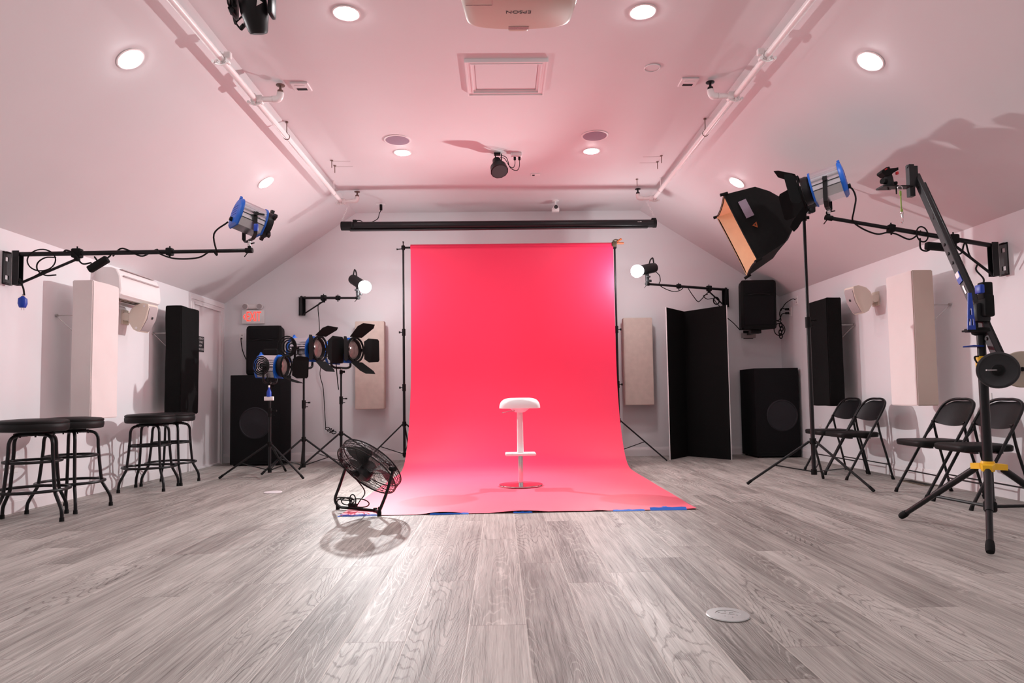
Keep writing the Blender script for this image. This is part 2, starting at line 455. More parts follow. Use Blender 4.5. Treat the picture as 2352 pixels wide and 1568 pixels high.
# ================================================================== CEILING LIGHTS
def can_light(p, n, label):
    o = thing('recessed_light', p, label, 'ceiling light', 'recessed ceiling lights')
    q = n.to_track_quat('Z', 'Y').to_matrix().to_4x4()   # local +z points into the room
    MB().lathe((0, 0, 0), [(.095, 0), (.097, .004), (.088, .007), (.078, .004)], n=32, caps=False).xf(q).build('trim_ring', 'white', o)
    MB().lathe((0, 0, 0), [(.079, .002), (.070, .010), (.048, .016), (.02, .019), (.001, .020)], n=32).xf(q).build('lens', 'can', o, label='glowing white lens')
    return o
nL = V((CEIL-EAVE, 0, -(XLS-XL))).normalized(); nR = V((-(CEIL-EAVE), 0, -(XR-XRS))).normalized(); nD = V((0, 0, -1))
rows = [(4.46, 'nearer the camera'), (7.08, 'nearer the backdrop')]
for y, wh in rows:
    x = -2.49; can_light(V((x, y, slope_z(x))), nL, f'glowing recessed light in the left sloped ceiling, {wh}')
    x = 2.596; can_light(V((x, y, slope_z(x))), nR, f'glowing recessed light in the right sloped ceiling, {wh}')
    can_light(V((-1.025, y, CEIL)), nD, f'glowing recessed light in the flat ceiling, left of the middle, {wh}')
    can_light(V((1.02, y, CEIL)), nD, f'glowing recessed light in the flat ceiling, right of the middle, {wh}')
for y in (1.83, -.8):
    for x in (-2.49, -1.025, 1.02, 2.596):
        n = nD if abs(x) < 2 else (nL if x < 0 else nR)
        can_light(V((x, y, slope_z(x))), n, 'recessed light %s, %s' % ({-2.49: 'in the left sloped ceiling', -1.025: 'left of the projector pole', 1.02: 'right of the projector pole', 2.596: 'in the right sloped ceiling'}[x], 'above the camera' if y > 0 else 'well behind the camera'))

# ================================================================== CEILING FITTINGS
for px, py, side in ((913, 321, 'left'), (1366, 311, 'right')):
    p = atZ(px, py, CEIL)
    o = thing('ceiling_speaker', p, f'round flush ceiling speaker with purple grey grille, {side} of the centre spotlight', 'speaker', 'round ceiling speakers')
    MB().lathe((0, 0, 0), [(.138, 0), (.140, -.006), (.130, -.010), (.120, -.008), (.118, 0)], n=40, caps=False).build('rim', 'trim', o)
    MB().lathe((0, 0, 0), [(.119, -.004), (.118, -.010), (.06, -.012), (.001, -.012)], n=40, caps=False).build('grille', 'dirt', o)
for px, py, side in ((692, 197, 'left'), (1581, 187, 'right')):
    p = atZ(px, py, CEIL)
    o = thing('ceiling_vent', p, f'small white ceiling plate with a dark slot on the {side} side of the flat ceiling', 'wall plate', 'slotted ceiling plates')
    MB().rbox((0, 0, -.008), (.15, .15, .016), .005, 1).build('plate', 'trim', o, smooth=0)
    MB().box((0, .03, -.017), (.085, .032, .004)).build('slot', 'dark', o, smooth=0)
    MB().box((0, -.025, -.017), (.085, .032, .003)).build('cover', 'trim', o, smooth=0)
p = atZ(1498, 155, CEIL)
o = thing('smoke_detector_base', p, 'thin white ring of a detector base on the ceiling near the right downlight', 'smoke detector')
MB().ring((0, 0, -.006), .062, .005).build('rim', 'trim', o)
MB().cyl((0, 0, 0), (0, 0, -.004), .055, n=32).build('plate', 'ceil', o)
p = atZ(1230, 400, CEIL)
o = thing('ceiling_outlet', p, 'small white ceiling outlet with one dark socket behind the centre spotlight', 'outlet')
MB().rbox((0, 0, -.006), (.11, .075, .012), .004, 1).build('plate', 'trim', o, smooth=0)
MB().box((-.025, 0, -.013), (.03, .035, .003)).build('socket', 'dark', o, smooth=0)

# screw eyes with wires hanging in the ceiling near the pipe ends
for i, (px, py, n, lab) in enumerate(((762, 368, 1, 'dark ceiling hook with thin wire by the left pipe end, nearest the pipe'),
        (769, 380, 1, 'dark ceiling hook with thin wire by the left pipe end, lower of two'),
        (1519, 357, -1, 'dark ceiling hook with thin wire by the right pipe end, nearest the pipe'),
        (1510, 371, -1, 'dark ceiling hook with thin wire by the right pipe end, lower of two'),
        (1463, 411, -1, 'single short dark screw in the ceiling left of the right pipe end'))):
    p = atZ(px, py, CEIL)
    b = MB().cyl((0, 0, 0), (0, 0, -.006), .016, n=10).cyl((0, 0, 0), (0, 0, -.085), .0045, n=6)
    if i < 4: b.tube([(0, 0, -.012), (n*.10, .0, -.014), (n*.2, .02, -.006)], .0012, 4)
    o = b.build('ceiling_hook', 'rod'); o.location = p
    tag(o, lab, 'hook', 'screw hooks in the ceiling')

# ================================================================== PIPES
def clamp(mb, x, y, z, s):
    mb.ring((x, y, z), .034, .008, (0, 1, 0), 18, 6)
    mb.rbox((x, y, z+.0), (.012, .05, .09), .003, 1)
    mb.tube([(x-.05, y, z-.028), (x, y, z-.045), (x+.05, y, z-.028)], .008, 6, 4)
    for q in (-1, 1): mb.cyl((x+q*.052, y-.018, z-.026), (x+q*.052, y+.018, z-.026), .013, n=8)
def pipe_run(side):
    s = -1 if side == 'left' else 1
    z0 = 3.36
    yA, yB = 1.0, 8.36
    x0 = s*2.035; x1 = s*1.99
    def px_(y): return x0+(x1-x0)*(y-yA)/(yB-yA)
    o = thing('ceiling_pipe', (0, 0, 0), f'long white painted grid pipe hung under the {side} edge of the flat ceiling', 'pipe', 'painted ceiling pipes')
    MB().cyl((px_(yA), yA, z0), (px_(yB), yB, z0), .025, n=20).build('main_pipe', 'pipe', o)
    cb = MB(); clamp(cb, px_(4.78), 4.78, z0, s)
    cb.rbox((px_(4.78)-s*.045, 4.79, z0+.03), (.05, .04, .05), .006, 1)
    cb.build('pipe_clamp', 'pipe', o)
    for yy in (5.45, yB-.02):
        x = px_(yy)
        ab = MB().rbox((x-s*.04, yy, z0-.0), (.05, .06, .06), .008, 1)
        ab.cyl((x-s*.03, yy, z0), (x-s*.17, yy, z0), .024, n=16).cyl((x-s*.135, yy, z0), (x-s*.145, yy, z0), .0275, n=16)
        ab.tube([(x-s*.15, yy, z0), (x-s*.19, yy, z0+.004), (x-s*.205, yy, z0+.03), (x-s*.207, yy, z0+.055)], .029, 14, 4)
        ab.build('branch_pipe', 'pipe', o)
        k = MB(); clamp(k, x, yy, z0, s); k.build('pipe_clamp', 'pipe', o)
        g = MB().cyl((x-s*.207, yy, z0+.05), (x-s*.207, yy, z0+.075), .024, n=12).cyl((x-s*.207, yy, z0+.07), (x-s*.207, yy, z0+.118), .013, .008, n=10)
        g.lathe((x-s*.207, yy, z0+.112), [(.010, 0), (.036, .004), (.036, .010), (.01, .014)], n=20)
        g.build('flange', 'rod' if s < 0 else 'black', o)
    for yy in (6.25, 8.0):
        x = px_(yy)
        h = MB().cyl((x, yy, z0+.03), (x, yy, CEIL), .0045, n=6).ring((x, yy, z0), .028, .003, (0, 1, 0), 18, 5)
        h.cyl((x, yy, z0+.03), (x, yy, z0+.042), .010, n=8).cyl((x, yy, CEIL-.012), (x, yy, CEIL), .014, n=10)
        h.build('hanger_rod', 'rod' if yy < 7 else 'pipe', o)
    return px_
pxL = pipe_run('left'); pxR = pipe_run('right')

# ================================================================== HANGING SCREEN TUBE
sy = 8.30
a = atY(784, 519, sy); b2 = atY(1507, 513, sy)
o = thing('projection_screen', (a+b2)/2, 'long black tube of a rolled up projection screen hanging on two chains', 'projection screen')
c0 = (a+b2)/2; d_ = (b2-a)
A = -d_/2; B = d_/2; dn = d_.normalized()
MB().cyl(A+dn*.05, B-dn*.0, .050, n=24).build('case', 'black', o)
MB().cyl(A, A+dn*.13, .056, n=20).cyl(A+dn*.15, A+dn*.165, .056, n=20).rbox(A+dn*.17+V((0, 0, .05)), (.05, .06, .05), .008).build('end_cap', 'rubber', o)
MB().cyl(B-dn*.04, B, .054, n=20).rbox(B-dn*.03+V((0, 0, .052)), (.06, .05, .03), .008).build('end_cap', 'rubber', o)
MB().box(V((0, -.01, -.056)), (d_.length-.22, .05, .014)).build('bottom_bar', 'black', o)
MB().box(B-dn*.22+V((0, -.0505, .01)), (.05, .003, .007)).box(B-dn*.205+V((0, -.0505, .016)), (.02, .003, .006)).build('logo', 'steel', o, label='small pale logo near the right end')
def chain(p0, p1, lab, links=20):
    p0, p1 = V(p0), V(p1); d = (p1-p0); n = max(4, int(d.length/.024)); mb = MB()
    x, y, dd = frame(d)
    for i in range(n):
        c = p0+d*((i+.5)/n); ax = x if i % 2 else y; h = d.length/n*.62
        mb.tube([c+dd*h*math.cos(t)+ax*.0085*math.sin(t) for t in [2*PI*k/8 for k in range(8)]], .0022, 5, closed=True)
    ob = mb.build('hanging_chain', 'pipe', center=True)
    tag(ob, lab, 'chain', 'chains holding the projection screen')
chain((pxL(8.3)+.10, 8.34, 3.325), a+V((.005, 0, .055)), 'white chain holding the left end of the screen tube')
chain((pxR(8.3)-.10, 8.34, 3.325), b2+V((-.01, 0, .055)), 'white chain holding the right end of the screen tube')
p = atZ(875, 468, CEIL)
o2 = thing('power_outlet', p, 'ceiling outlet with a black plug feeding the screen tube', 'outlet')
MB().rbox((0, 0, -.004), (.13, .08, .008), .003, 1).build('plate', 'trim', o2, smooth=0)
cb = MB().rbox(p+V((-.0, 0, -.05)), (.035, .035, .08), .008)
e0 = p+V((0, 0, -.09)); e1 = a+dn*.16+V((0, 0, .065))
cb.tube([e0, e0+V((-.02, -.02, -.05)), e0*.55+e1*.45+V((.10, 0, -.06)), e0*.25+e1*.75+V((.06, 0, -.075)), e1+V((.08, 0, .002)), e1], .0055, 6, 6)
adopt(cb.build('power_cord', 'rubber', center=True), o)

# security camera on the ceiling close to the back wall
p = atZ(1277, 456, CEIL)
p = V((p.x, 8.9, CEIL))
o = thing('security_camera', p, 'small white security camera under the ceiling by the back wall', 'security camera')
MB().cyl((0, 0, 0), (0, 0, -.012), .045, n=24).tube([(0, 0, -.01), (0, 0, -.05), (0, .0, -.075)], .012, 8).build('mount', 'white', o)
MB().cyl((0, .06, -.085), (0, -.06, -.105), .033, n=20).rbox((0, .02, -.125), (.10, .06, .05), .008).build('housing', 'white', o)
MB().cyl((0, -.058, -.1045), (0, -.066, -.106), .026, n=20).build('lens', 'ink', o)

# ================================================================== PROJECTOR
pz = 2.78
q0 = atZ(1075, 58, pz); q1 = atZ(1307, 66, pz); qb = atZ(1190, 73, pz)
hwid = (q1.x-q0.x)/2+.02; yb = qb.y; cx = qb.x; L_ = .42
o = thing('projector', (cx, yb-L_/2, pz), 'cream projector hung from the ceiling, seen from below', 'projector')
out = []
def outline(k, z, ins=0):
    pts = []
    hx, hy, r = hwid-ins, L_/2-ins, .07
    for i in range(48):
        t = 2*PI*i/48; ct, st = math.cos(t), math.sin(t); e = .22
        x = hx*(abs(ct)**e)*(1 if ct > 0 else -1); y = hy*(abs(st)**e)*(1 if st > 0 else -1)
        if y > 0: y -= .035*(x/hx)**2*1.2; x *= 1-.06*(y/hy)
        pts.append(V((x, y, z)))
    return pts
MB().sections([outline(0, 0, .022), outline(0, .006, .008), outline(0, .03, 0), outline(0, .085, .004), outline(0, .115, .02), outline(0, .12, .05)]).build('body', 'proj', o)
MB().rbox((-.0, L_/2-.012, .02), (.11, .05, .03), .012).build('cable_cover', 'proj', o)
hl = MB(); hl.box((-hwid+.085, -.03, -.0012), (.13, .0025, .001)).box((-hwid+.15, -.09, -.0012), (.0025, .12, .001))
hl.build('lamp_hatch', 'pinkink', o, smooth=0)
MB().cyl((0, -.06, .11), (0, -.06, CEIL-pz), .025, n=20).cyl((0, -.06, CEIL-pz-.02), (0, -.06, CEIL-pz), .09, n=24).box((0, -.06, .125), (.16, .16, .012)).build('ceiling_mount', 'white', o)
tp = atZ(1191, 27, pz)-V((cx, yb-L_/2, pz))
text('logo', 'EPSON', .034, 'ink', o, basis((-1.35, 0, 0), (0, 1, 0), (0, 0, -1), (tp.x, tp.y, -.0012)) @ Matrix.Diagonal((1.25, 1, 1, 1)), .0004, label='maker lettering, upside down to the camera')
lp = atZ(1191, 64, pz)-V((cx, yb-L_/2, pz))
MB().box((lp.x, lp.y, -.0008), (.105, .028, .001)).build('warning_label', 'pinkink', o, smooth=0)

# ================================================================== SPOT MOVING HEADS
def cable(name, pts, r, lab, m='rubber', cat='cord', grp=None, smooth=6, parent=None):
    ob = MB().tube(pts, r, 6, smooth).build(name, m, parent, center=parent is None)
    if lab: tag(ob, lab, cat, grp)
    return ob
p = atZ(1142, 352, CEIL)
o = thing('spotlight', p, 'small black spotlight hanging from the middle of the ceiling', 'spotlight')
MB().box((0, 0, -.01), (.07, .05, .02)).box((-.02, 0, -.07), (.012, .035, .12)).box((.045, 0, -.07), (.012, .035, .12)).build('bracket', 'black', o, smooth=0)
d = V((.16, -.45, -.8)).normalized()
c = V((0, 0, -.11))
MB().cyl(c-d*.05, c+d*.04, .045, .055, n=20).cyl(c+d*.04, c+d*.06, .055, .088, n=20).cyl(c+d*.06, c+d*.13, .088, .098, n=12).build('head', 'black', o)
MB().cyl(c+d*.128, c+d*.132, .085, n=20).build('lens', 'ink', o)
p2 = atZ(1186, 352, CEIL)
o2 = thing('ceiling_outlet_box', p2, 'white ceiling outlet box with two black plugs beside the centre spotlight', 'outlet')
MB().rbox((0, 0, -.02), (.12, .08, .04), .006, 1).build('box', 'trim', o2, smooth=0)
for i, dx in enumerate((-.018, .032)):
    cable('plug_cord', [(dx, 0, -.035), (dx, 0, -.075)], .013, None, smooth=0, parent=o2)
w0 = p+V((.03, 0, -.05))
for i, (dx, k) in enumerate(((-.018, .0), (.032, 1.))):
    e = p2+V((dx, 0, -.07))
    pts = [w0, w0+V((.05, 0, -.01)), e+V((-.06, 0, -.07+.05*k)), e+V((-.02, 0, -.09)), e+V((0, 0, -.05)), e] if k == 0 else [w0+V((.01, 0, .03)), w0+V((.06, 0, .01)), e+V((-.13, 0, .0)), e+V((-.1, 0, -.09)), e+V((-.03, 0, -.12)), e+V((0, 0, -.07)), e]
    adopt(cable('power_cord', pts, .004, None), o)
# big one at the top left, cut by the frame
p = atZ(582, -62, CEIL)
o = thing('moving_head_light', p, 'large black moving head stage light at the top edge of the photo', 'stage light')
MB().rbox((0, 0, -.05), (.26, .26, .1), .02).build('base', 'black', o)
for s in (-1, 1): MB().rbox((s*.115, -.0, -.17), (.03, .09, .22), .012).build('arm', 'black', o)
d = V((.05, .42, -.85)).normalized(); c = V((.0, 0, -.20))
MB().lathe(c, [(.05, -.14), (.082, -.10), (.086, .04), (.080, .07), (.072, .10), (.060, .15), (.052, .165), (.03, .17)], d, 24).build('head', 'black', o)
e = atZ(606, 26, CEIL-.25)-p
MB().prism([V((.06, -.09, -.22)), V((.085, -.075, -.235)), V((.05, -.078, -.258))], (0, -.003, 0)).build('sticker', 'white', o, label='small white triangular sticker')
for i, pts in enumerate(([(522, -20), (524, 8), (533, 24), (539, 52), (542, 54)], [(530, -20), (529, 16), (536, 36), (541, 52), (545, 48), (560, 34)], [(533, -10), (540, 24), (541, 50), (553, 66), (560, 58), (566, 38)])):
    P3 = [atZ(x, y, CEIL-.24+.01*i) for x, y in pts]
    cb = MB().tube(P3, .006, 6, 5)
    if i == 0: cb.cyl(atZ(528, 18, CEIL-.24), atZ(533, 31, CEIL-.24), .013, n=8)
    if i == 1: cb.cyl(atZ(539, 12, CEIL-.24), atZ(537, 27, CEIL-.24), .014, n=8)
    if i == 2: cb.cyl(atZ(553, 66, CEIL-.23), atZ(560, 58, CEIL-.22), .014, n=8)
    adopt(cb.build('cable', 'rubber', center=True), o)

# ================================================================== BACKDROP
yR = 8.66
o = thing('backdrop_paper', (0, 0, 0), 'bright red seamless paper backdrop sweeping down onto the floor', 'backdrop')
rollL, rollR = V((-1.155, yR, 2.835)), V((1.505, yR, 2.832))
MB().cyl(rollL, rollR, .036, n=24).build('paper_roll', 'paper', o)
prof = [(yR-.037, 2.82), (yR-.040, 2.70), (yR-.045, 2.2), (yR-.06, 1.6), (yR-.09, 1.15), (yR-.15, .85), (yR-.26, .55), (yR-.42, .30), (yR-.58, .135), (yR-.72, .055), (yR-.88, .016), (yR-1.05, .006)]
pp = []
for i in range(len(prof)-1):
    p0 = prof[max(0, i-1)]; p1 = prof[i]; p2_ = prof[i+1]; p3 = prof[min(len(prof)-1, i+2)]
    for j in range(4):
        t = j/4
        pp.append([.5*((2*p1[k])+(p2_[k]-p0[k])*t+(2*p0[k]-5*p1[k]+4*p2_[k]-p3[k])*t*t+(3*p1[k]-p0[k]-3*p2_[k]+p3[k])*t**3) for k in (0, 1)])
y_ = yR-1.05
while y_ > 4.985: pp.append([y_, .006]); y_ -= .1
pp.append([4.985, .006])
NX = 60; vs = []; fs = []
rnd = random.Random(3)
for k, (y, z) in enumerate(pp):
    fr = (yR-y)/(yR-4.985)
    for i in range(NX+1):
        u = i/NX; x = -1.15+2.65*u-.052*fr
        dz = 0
        if z < .05 and y < 7.6: dz = .002*math.sin(9*u+y*3)+.0015*math.sin(23*u-5*y)
        if y < 5.25:
            lift = max(0, math.sin((u-.22)/.13*PI)) if .22 < u < .35 else (.8*max(0, math.sin((u-.42)/.16*PI)) if .42 < u < .58 else (.35 if .7 < u < .75 else (.6*(u-.95)/.05 if u > .95 else 0)))
            dz += .016*lift*(1-(y-4.985)/.265)
        yy = y + (.006*math.sin(5.3*u+1)+.003*math.sin(17*u)) * (1 if (z > .2 and z < 2.7) else 0)
        yy += .02*(u-.5)*(1 if y < 5.05 else 0)
        vs.append((x, yy, max(z+dz, .004)))
for k in range(len(pp)-1):
    for i in range(NX):
        a_ = k*(NX+1)+i; fs.append((a_, a_+1, a_+NX+2, a_+NX+1))
mb = MB(); mb.add(vs, fs); mb.add([(x, y+.0003, z-.0006 if z > .01 else z-.0006) for x, y, z in vs], [tuple(reversed(f)) for f in fs])
mb.build('paper_sheet', 'paper', o, smooth=60)

# blue tape pieces along the front edge
def tape(px0, px1, yoff, w, lab, rot=0, z=.0105):
    p0 = atZ(px0, 1186, 0); p1 = atZ(px1, 1186, 0)
    fr = lambda x: 4.99+.02*((x+1.2)/2.65-.5)+yoff
    x0, x1 = p0.x, p1.x
    n = 8; v_ = []; f_ = []
    for i in range(n+1):
        x = x0+(x1-x0)*i/n
        for yy in (-w/2, w/2):
            v_.append((x+yy*rot, fr(x)+yy, z+.0015*math.sin(i*2.1) if yy > 0 else .002))
    for i in range(n): f_.append((2*i, 2*i+2, 2*i+3, 2*i+1))
    mb = MB().add(v_, f_).add([(x, y, z-.0004) for x, y, z in v_], [tuple(reversed(f)) for f in f_])
    tag(mb.build('tape_strip', 'tape', center=True), lab, 'tape', 'blue tape along the paper edge')
tape(778, 783, .0, .05, 'tiny blue tape scrap at the left corner of the red paper', .3)
tape(786, 868, -.004, .022, 'long blue tape strip under the fan on the red paper edge')
tape(818, 838, .006, .03, 'short crumpled blue tape piece under the fan', .6)
tape(985, 1075, -.008, .018, 'thin blue tape strip on the paper edge right of the fan')
tape(1180, 1225, -.008, .010, 'faint blue tape strip on the paper edge below the stool')
tape(1420, 1498, -.008, .022, 'long thin blue tape strip on the right half of the paper edge')
tape(1512, 1603, .0, .030, 'bright blue tape strip at the right corner of the red paper', z=.02)
tape(1551, 1564, .055, .07, 'small bright blue tape square on top of the paper near its right corner', -.3, z=.014)

# stand holding the paper
o = thing('backdrop_stand', (.15, yR+.02, 0), 'black telescopic stand pair and crossbar carrying the red backdrop', 'backdrop stand')
oL = V((-1.255-.15, 0, 0)); oR = V((1.530-.15, 0, 0))
def bstand(p, s, lab):
    st = MB().cyl(p+V((0, 0, .10)), p+V((0, 0, 1.0)), .0175, n=14).cyl(p+V((0, 0, 1.0)), p+V((0, 0, 1.72)), .0155, n=14).cyl(p+V((0, 0, 1.72)), p+V((0, 0, 2.83)), .0125, n=14)
    st.build('pole', 'black', o)
    for z in (1.0, 1.72):
        MB().cyl(p+V((0, 0, z-.045)), p+V((0, 0, z+.045)), .023, n=14).cyl(p+V((0, 0, z)), p+V((s*.05, -.0, z)), .006, n=6).cyl(p+V((s*.045, 0, z)), p+V((s*.062, 0, z)), .014, n=8).build('locking_collar', 'rubber', o)
    MB().cyl(p+V((0, 0, .5)), p+V((0, 0, .56)), .026, n=14).build('leg_hub', 'rubber', o)
    MB().cyl(p+V((0, 0, .12)), p+V((0, 0, .16)), .024, n=14).build('leg_hub', 'rubber', o)
    for a_ in ((-.0, -2.62, 1.57) if s < 0 else (-.18, 3.0, 1.4)):
        dd = V((math.cos(a_), math.sin(a_), 0)); R = .60
        if (s > 0 and abs(a_+.18) < .01): pass
        f = p+dd*R; hub = p+V((0, 0, .53))+dd*.02
        mid = hub.lerp(f, .52)
        MB().cyl(hub, f+V((0, 0, .012)), .0095, n=8).build('leg', 'black', o)
        MB().cyl(p+V((0, 0, .14)), mid, .006, n=6).build('leg_brace', 'black', o)
bstand(oL, -1, 'left'); bstand(oR, 1, 'right')
MB().cyl(oL+V((-.02, 0, 2.835)), oR+V((.02, 0, 2.832)), .0135, n=12).build('crossbar', 'black', o)
MB().rbox(oL+V((0, 0, 2.835)), (.045, .05, .06), .01).cyl(oL+V((0, 0, 2.86)), oL+V((0, 0, 2.91)), .006, n=6).rbox(oL+V((0, 0, 2.912)), (.02, .02, .012), .004).cyl(oL+V((-.02, 0, 2.82)), oL+V((-.075, 0, 2.815)), .006, n=6).rbox(oL+V((-.08, 0, 2.815)), (.014, .02, .02), .004).build('head_clamp', 'rubber', o)
MB().rbox(oR+V((0, 0, 2.835)), (.045, .05, .09), .01).build('head_clamp', 'rubber', o)
cl = thing('spring_clamp', (1.55, yR-.02, 2.85), 'orange handled spring clamp on the right end of the paper roll', 'clamp')
MB().rbox((-.035, -.01, -.01), (.06, .05, .07), .01).tube([(-.05, -.02, .03), (-.01, -.02, .045), (.02, -.02, .03)], .012, 6, 3).build('jaw', 'brass', cl)
MB().cyl((.0, -.02, .02), (.06, -.02, .058), .013, n=8).build('handle', 'orange', cl)
MB().cyl((.0, -.02, .0), (.09, -.02, .0), .014, n=8).build('handle', 'orange', cl)

# ================================================================== WHITE BAR STOOL ON THE PAPER
p = atZ(1196.5, 1113.5, .012)
o = thing('bar_stool', (p.x, p.y, .009), 'white adjustable bar stool with a chrome round base on the red paper', 'bar stool')
MB().lathe((0, 0, 0), [(.209, 0), (.212, .006), (.209, .012), (.19, .015), (.05, .020), (.028, .024)], n=64).build('base', 'chrome', o)
MB().cyl((0, 0, .02), (0, 0, .33), .0235, n=32).build('lower_post', 'chrome', o)
MB().cyl((0, 0, .315), (0, 0, .60), .031, .0285, n=32).cyl((0, 0, .60), (0, 0, .725), .0285, .0275, n=32).build('upper_post', 'white', o)
MB().rbox((0, -.02, .302), (.292, .20, .024), .010, 3).build('footrest', 'white', o)
MB().lathe((0, 0, .70), [(.04, 0), (.06, .008), (.085, .030), (.11, .045)], n=32).build('seat_support', 'white', o)
MB().tube([(-.05, -.05, .715), (-.10, -.08, .713), (-.17, -.11, .700)], .005, 6, 3).build('height_lever', 'steel', o)
secs = []
for k in range(11):
    t = k/10*PI/2
    z = .742+.098*math.sin(t)**.9; r = .197*(math.cos(t)**.42 if t < PI/2-.01 else .0)+.0005
    secs.append([V((r*math.cos(2*PI*i/48), r*.86*math.sin(2*PI*i/48), z+.012*(r/.197)**2*math.cos(2*PI*i/24)*0)) for i in range(48)])
secs = [[V((q.x*.97, q.y*.97, .738)) for q in secs[0]]]+secs
MB().sections(secs).build('seat', 'seat', o)

ADOPT = []
# ================================================================== STUDIO LIGHT HEADS
def head_frame(c, d, upv=V((0, 0, 1))):
    d = V(d).normalized(); y = V(upv).cross(d).normalized(); z = d.cross(y)
    return basis(d, y, z, c)
def fresnel(loc, beam, s, label, group, stud=.10, doors=None, door_open=.9, tabs=True, ring_gap=False, yk=1.62, cord=None, side=1, bracket='flat', navy_clip=False):
    """loc = top of the support; the head hangs in a yoke above it; local coords, no rotation."""
    o = thing('studio_light', loc, label, 'studio light', group)
    R = .125*s; hl = .105*s
    c = V((0, 0, stud+R*yk))
    F = head_frame(c, beam)
    def cs(x, k, rib=0.):
        pts = []
        for i in range(33):
            t = PI*i/32; rr = R*k*(1-(rib if i % 2 else 0)); pts.append(V((x, rr*math.cos(t), rr*math.sin(t))))
        pts += [V((x, -R*k, -.45*R*k)), V((x, -R*.97*k, -.5*R*k)), V((x, -.72*R*k, -1.02*R*k)), V((x, .72*R*k, -1.02*R*k)), V((x, R*.97*k, -.5*R*k)), V((x, R*k, -.45*R*k))]
        return pts
    hs_ = MB().sections([cs(-hl, .97, .05), cs(hl, .97, .05)]).xf(F).build('housing', 'alu', o, smooth=20)
    g = MB()
    for sy in (-1, 1):
        g.box((0, sy*R*.985, -.12*R), (2*hl*.98, .006*s, .05*R)).box((0, sy*R*.985, -.46*R), (2*hl*.98, .006*s, .05*R))
    g.xf(F).build('vent_slot', 'ink', hs_, smooth=0)
    rc = MB().sections([cs(-hl-.030*s, .62), cs(-hl-.024*s, .92), cs(-hl-.006*s, 1.04), cs(-hl+.006*s, 1.04)])
    rc.prism([V((-hl-.02*s, -.02*s, R)), V((-hl-.02*s, .02*s, R)), V((-hl-.02*s, 0, R*1.22))], (.02*s, 0, 0))
    rc = rc.xf(F).build('rear_cover', 'blue', o)
    sl = MB()
    for k in range(4): sl.box((-hl-.0305*s, 0, (.34-.2*k)*R), (.003, 1.0*R, .02*R))
    sl.xf(F).build('vent_slot', 'navy', rc, smooth=0)
    MB().sections([cs(hl-.004*s, 1.03), cs(hl+.010*s, 1.03)]).xf(F).build('front_frame', 'blue', o)
    fx = hl+.016*s
    MB().lathe((fx, 0, 0), [(R*.86, 0), (R*.92, .02*s), (R*.92, .055*s), (R*.80, .058*s), (R*.74, .03*s)], (1, 0, 0), 32, caps=False).xf(F).build('lens_tube', 'black', o)
    MB().lathe((fx+.028*s, 0, 0), [(R*.76, 0), (R*.6, .014*s), (R*.3, .022*s), (.001, .024*s)], (1, 0, 0), 28, caps=False).xf(F).build('lens', 'lens', o, label='dark glass front lens')
    rx = fx+.062*s; Rr = R*(1.02 if ring_gap else 1.10)
    if doors or ring_gap:
        rg = MB().lathe((rx, 0, 0), [(Rr*.90, 0), (Rr*1.04, 0), (Rr*1.04, .012*s), (Rr*.90, .012*s), (Rr*.90, 0)], (1, 0, 0), 40, caps=False)
        for k in range(4):
            t = PI/4+k*PI/2 if not ring_gap else k*PI/2
            rg.box((rx+.004*s, Rr*.86*math.cos(t), Rr*.86*math.sin(t)), (.008*s, .03*s, .03*s), Matrix.Rotation(t, 3, 'X'))
        rg.xf(F).build('door_ring', 'matte', o)
    if tabs:
        for t in (.5, 1.57, 2.64, -.9, -2.2):
            MB().box((fx+.05*s, R*1.0*math.cos(t), R*1.0*math.sin(t)), (.03*s, .05*s, .03*s), Matrix.Rotation(t, 3, 'X')).xf(F).build('accessory_ear', 'black', o, smooth=0)
    if doors:
        for k, (wd, ln, ang) in enumerate(doors):
            t = k*PI/2
            if wd == 0: continue
            # leaf hinge at distance Rr in direction t, opening outwards by ang from the beam axis
            n = V((0, math.cos(t), math.sin(t))); tg = V((0, -math.sin(t), math.cos(t))); ax = V((1, 0, 0))
            out = (ax*math.cos(ang)+n*math.sin(ang)).normalized()
            h = n*Rr*1.0+ax*(rx+.012*s)
            w0, w1, l = Rr*.72, wd*R, ln*R
            if k % 2 == 0: poly = [h-tg*w0, h-tg*w1+out*l*.30, h-tg*w1*.96+out*l*.92, h-tg*w1*.8+out*l, h+tg*w1*.8+out*l, h+tg*w1*.96+out*l*.92, h+tg*w1+out*l*.30, h+tg*w0]
            else: poly = [h-tg*w0, h-tg*w1+out*l*.75, h-tg*w1*.72+out*l, h+tg*w1*.72+out*l, h+tg*w1+out*l*.75, h+tg*w0]
            th = out.cross(tg).normalized()*.003
            MB().prism(poly, th).xf(F).build('barn_door', 'matte', o, smooth=0)
    # yoke: U bracket, arms up both sides of the housing
    Y = F.to_3x3() @ V((0, 1, 0)); Y.z = 0; Y.normalize(); X_ = V((Y.y, -Y.x, 0))
    wy = R*1.14
    if bracket == 'flat':
        yk = MB()
        for sg in (-1, 1):
            a_ = c+Y*sg*wy; b_ = c+Y*sg*wy+V((0, 0, -R*1.35)); e_ = V((0, 0, stud))+Y*sg*wy*.62
            rot = basis(Y, X_, (0, 0, 1), (0, 0, 0)).to_3x3()
            for q0, q1 in ((a_+V((0, 0, .02*s)), b_), (b_, e_)):
                dd = (q1-q0); mid = (q0+q1)/2; ang = math.atan2(dd.dot(Y), -dd.z)
                yk.box(mid, (.007*s, .032*s, dd.length+.006), rot @ Matrix.Rotation(-ang, 3, 'Y'))
        yk.box(V((0, 0, stud)), (wy*1.26, .032*s, .008*s), basis(Y, X_, (0, 0, 1), (0, 0, 0)).to_3x3())
        yk.build('yoke', 'black', o, smooth=0)
    else:
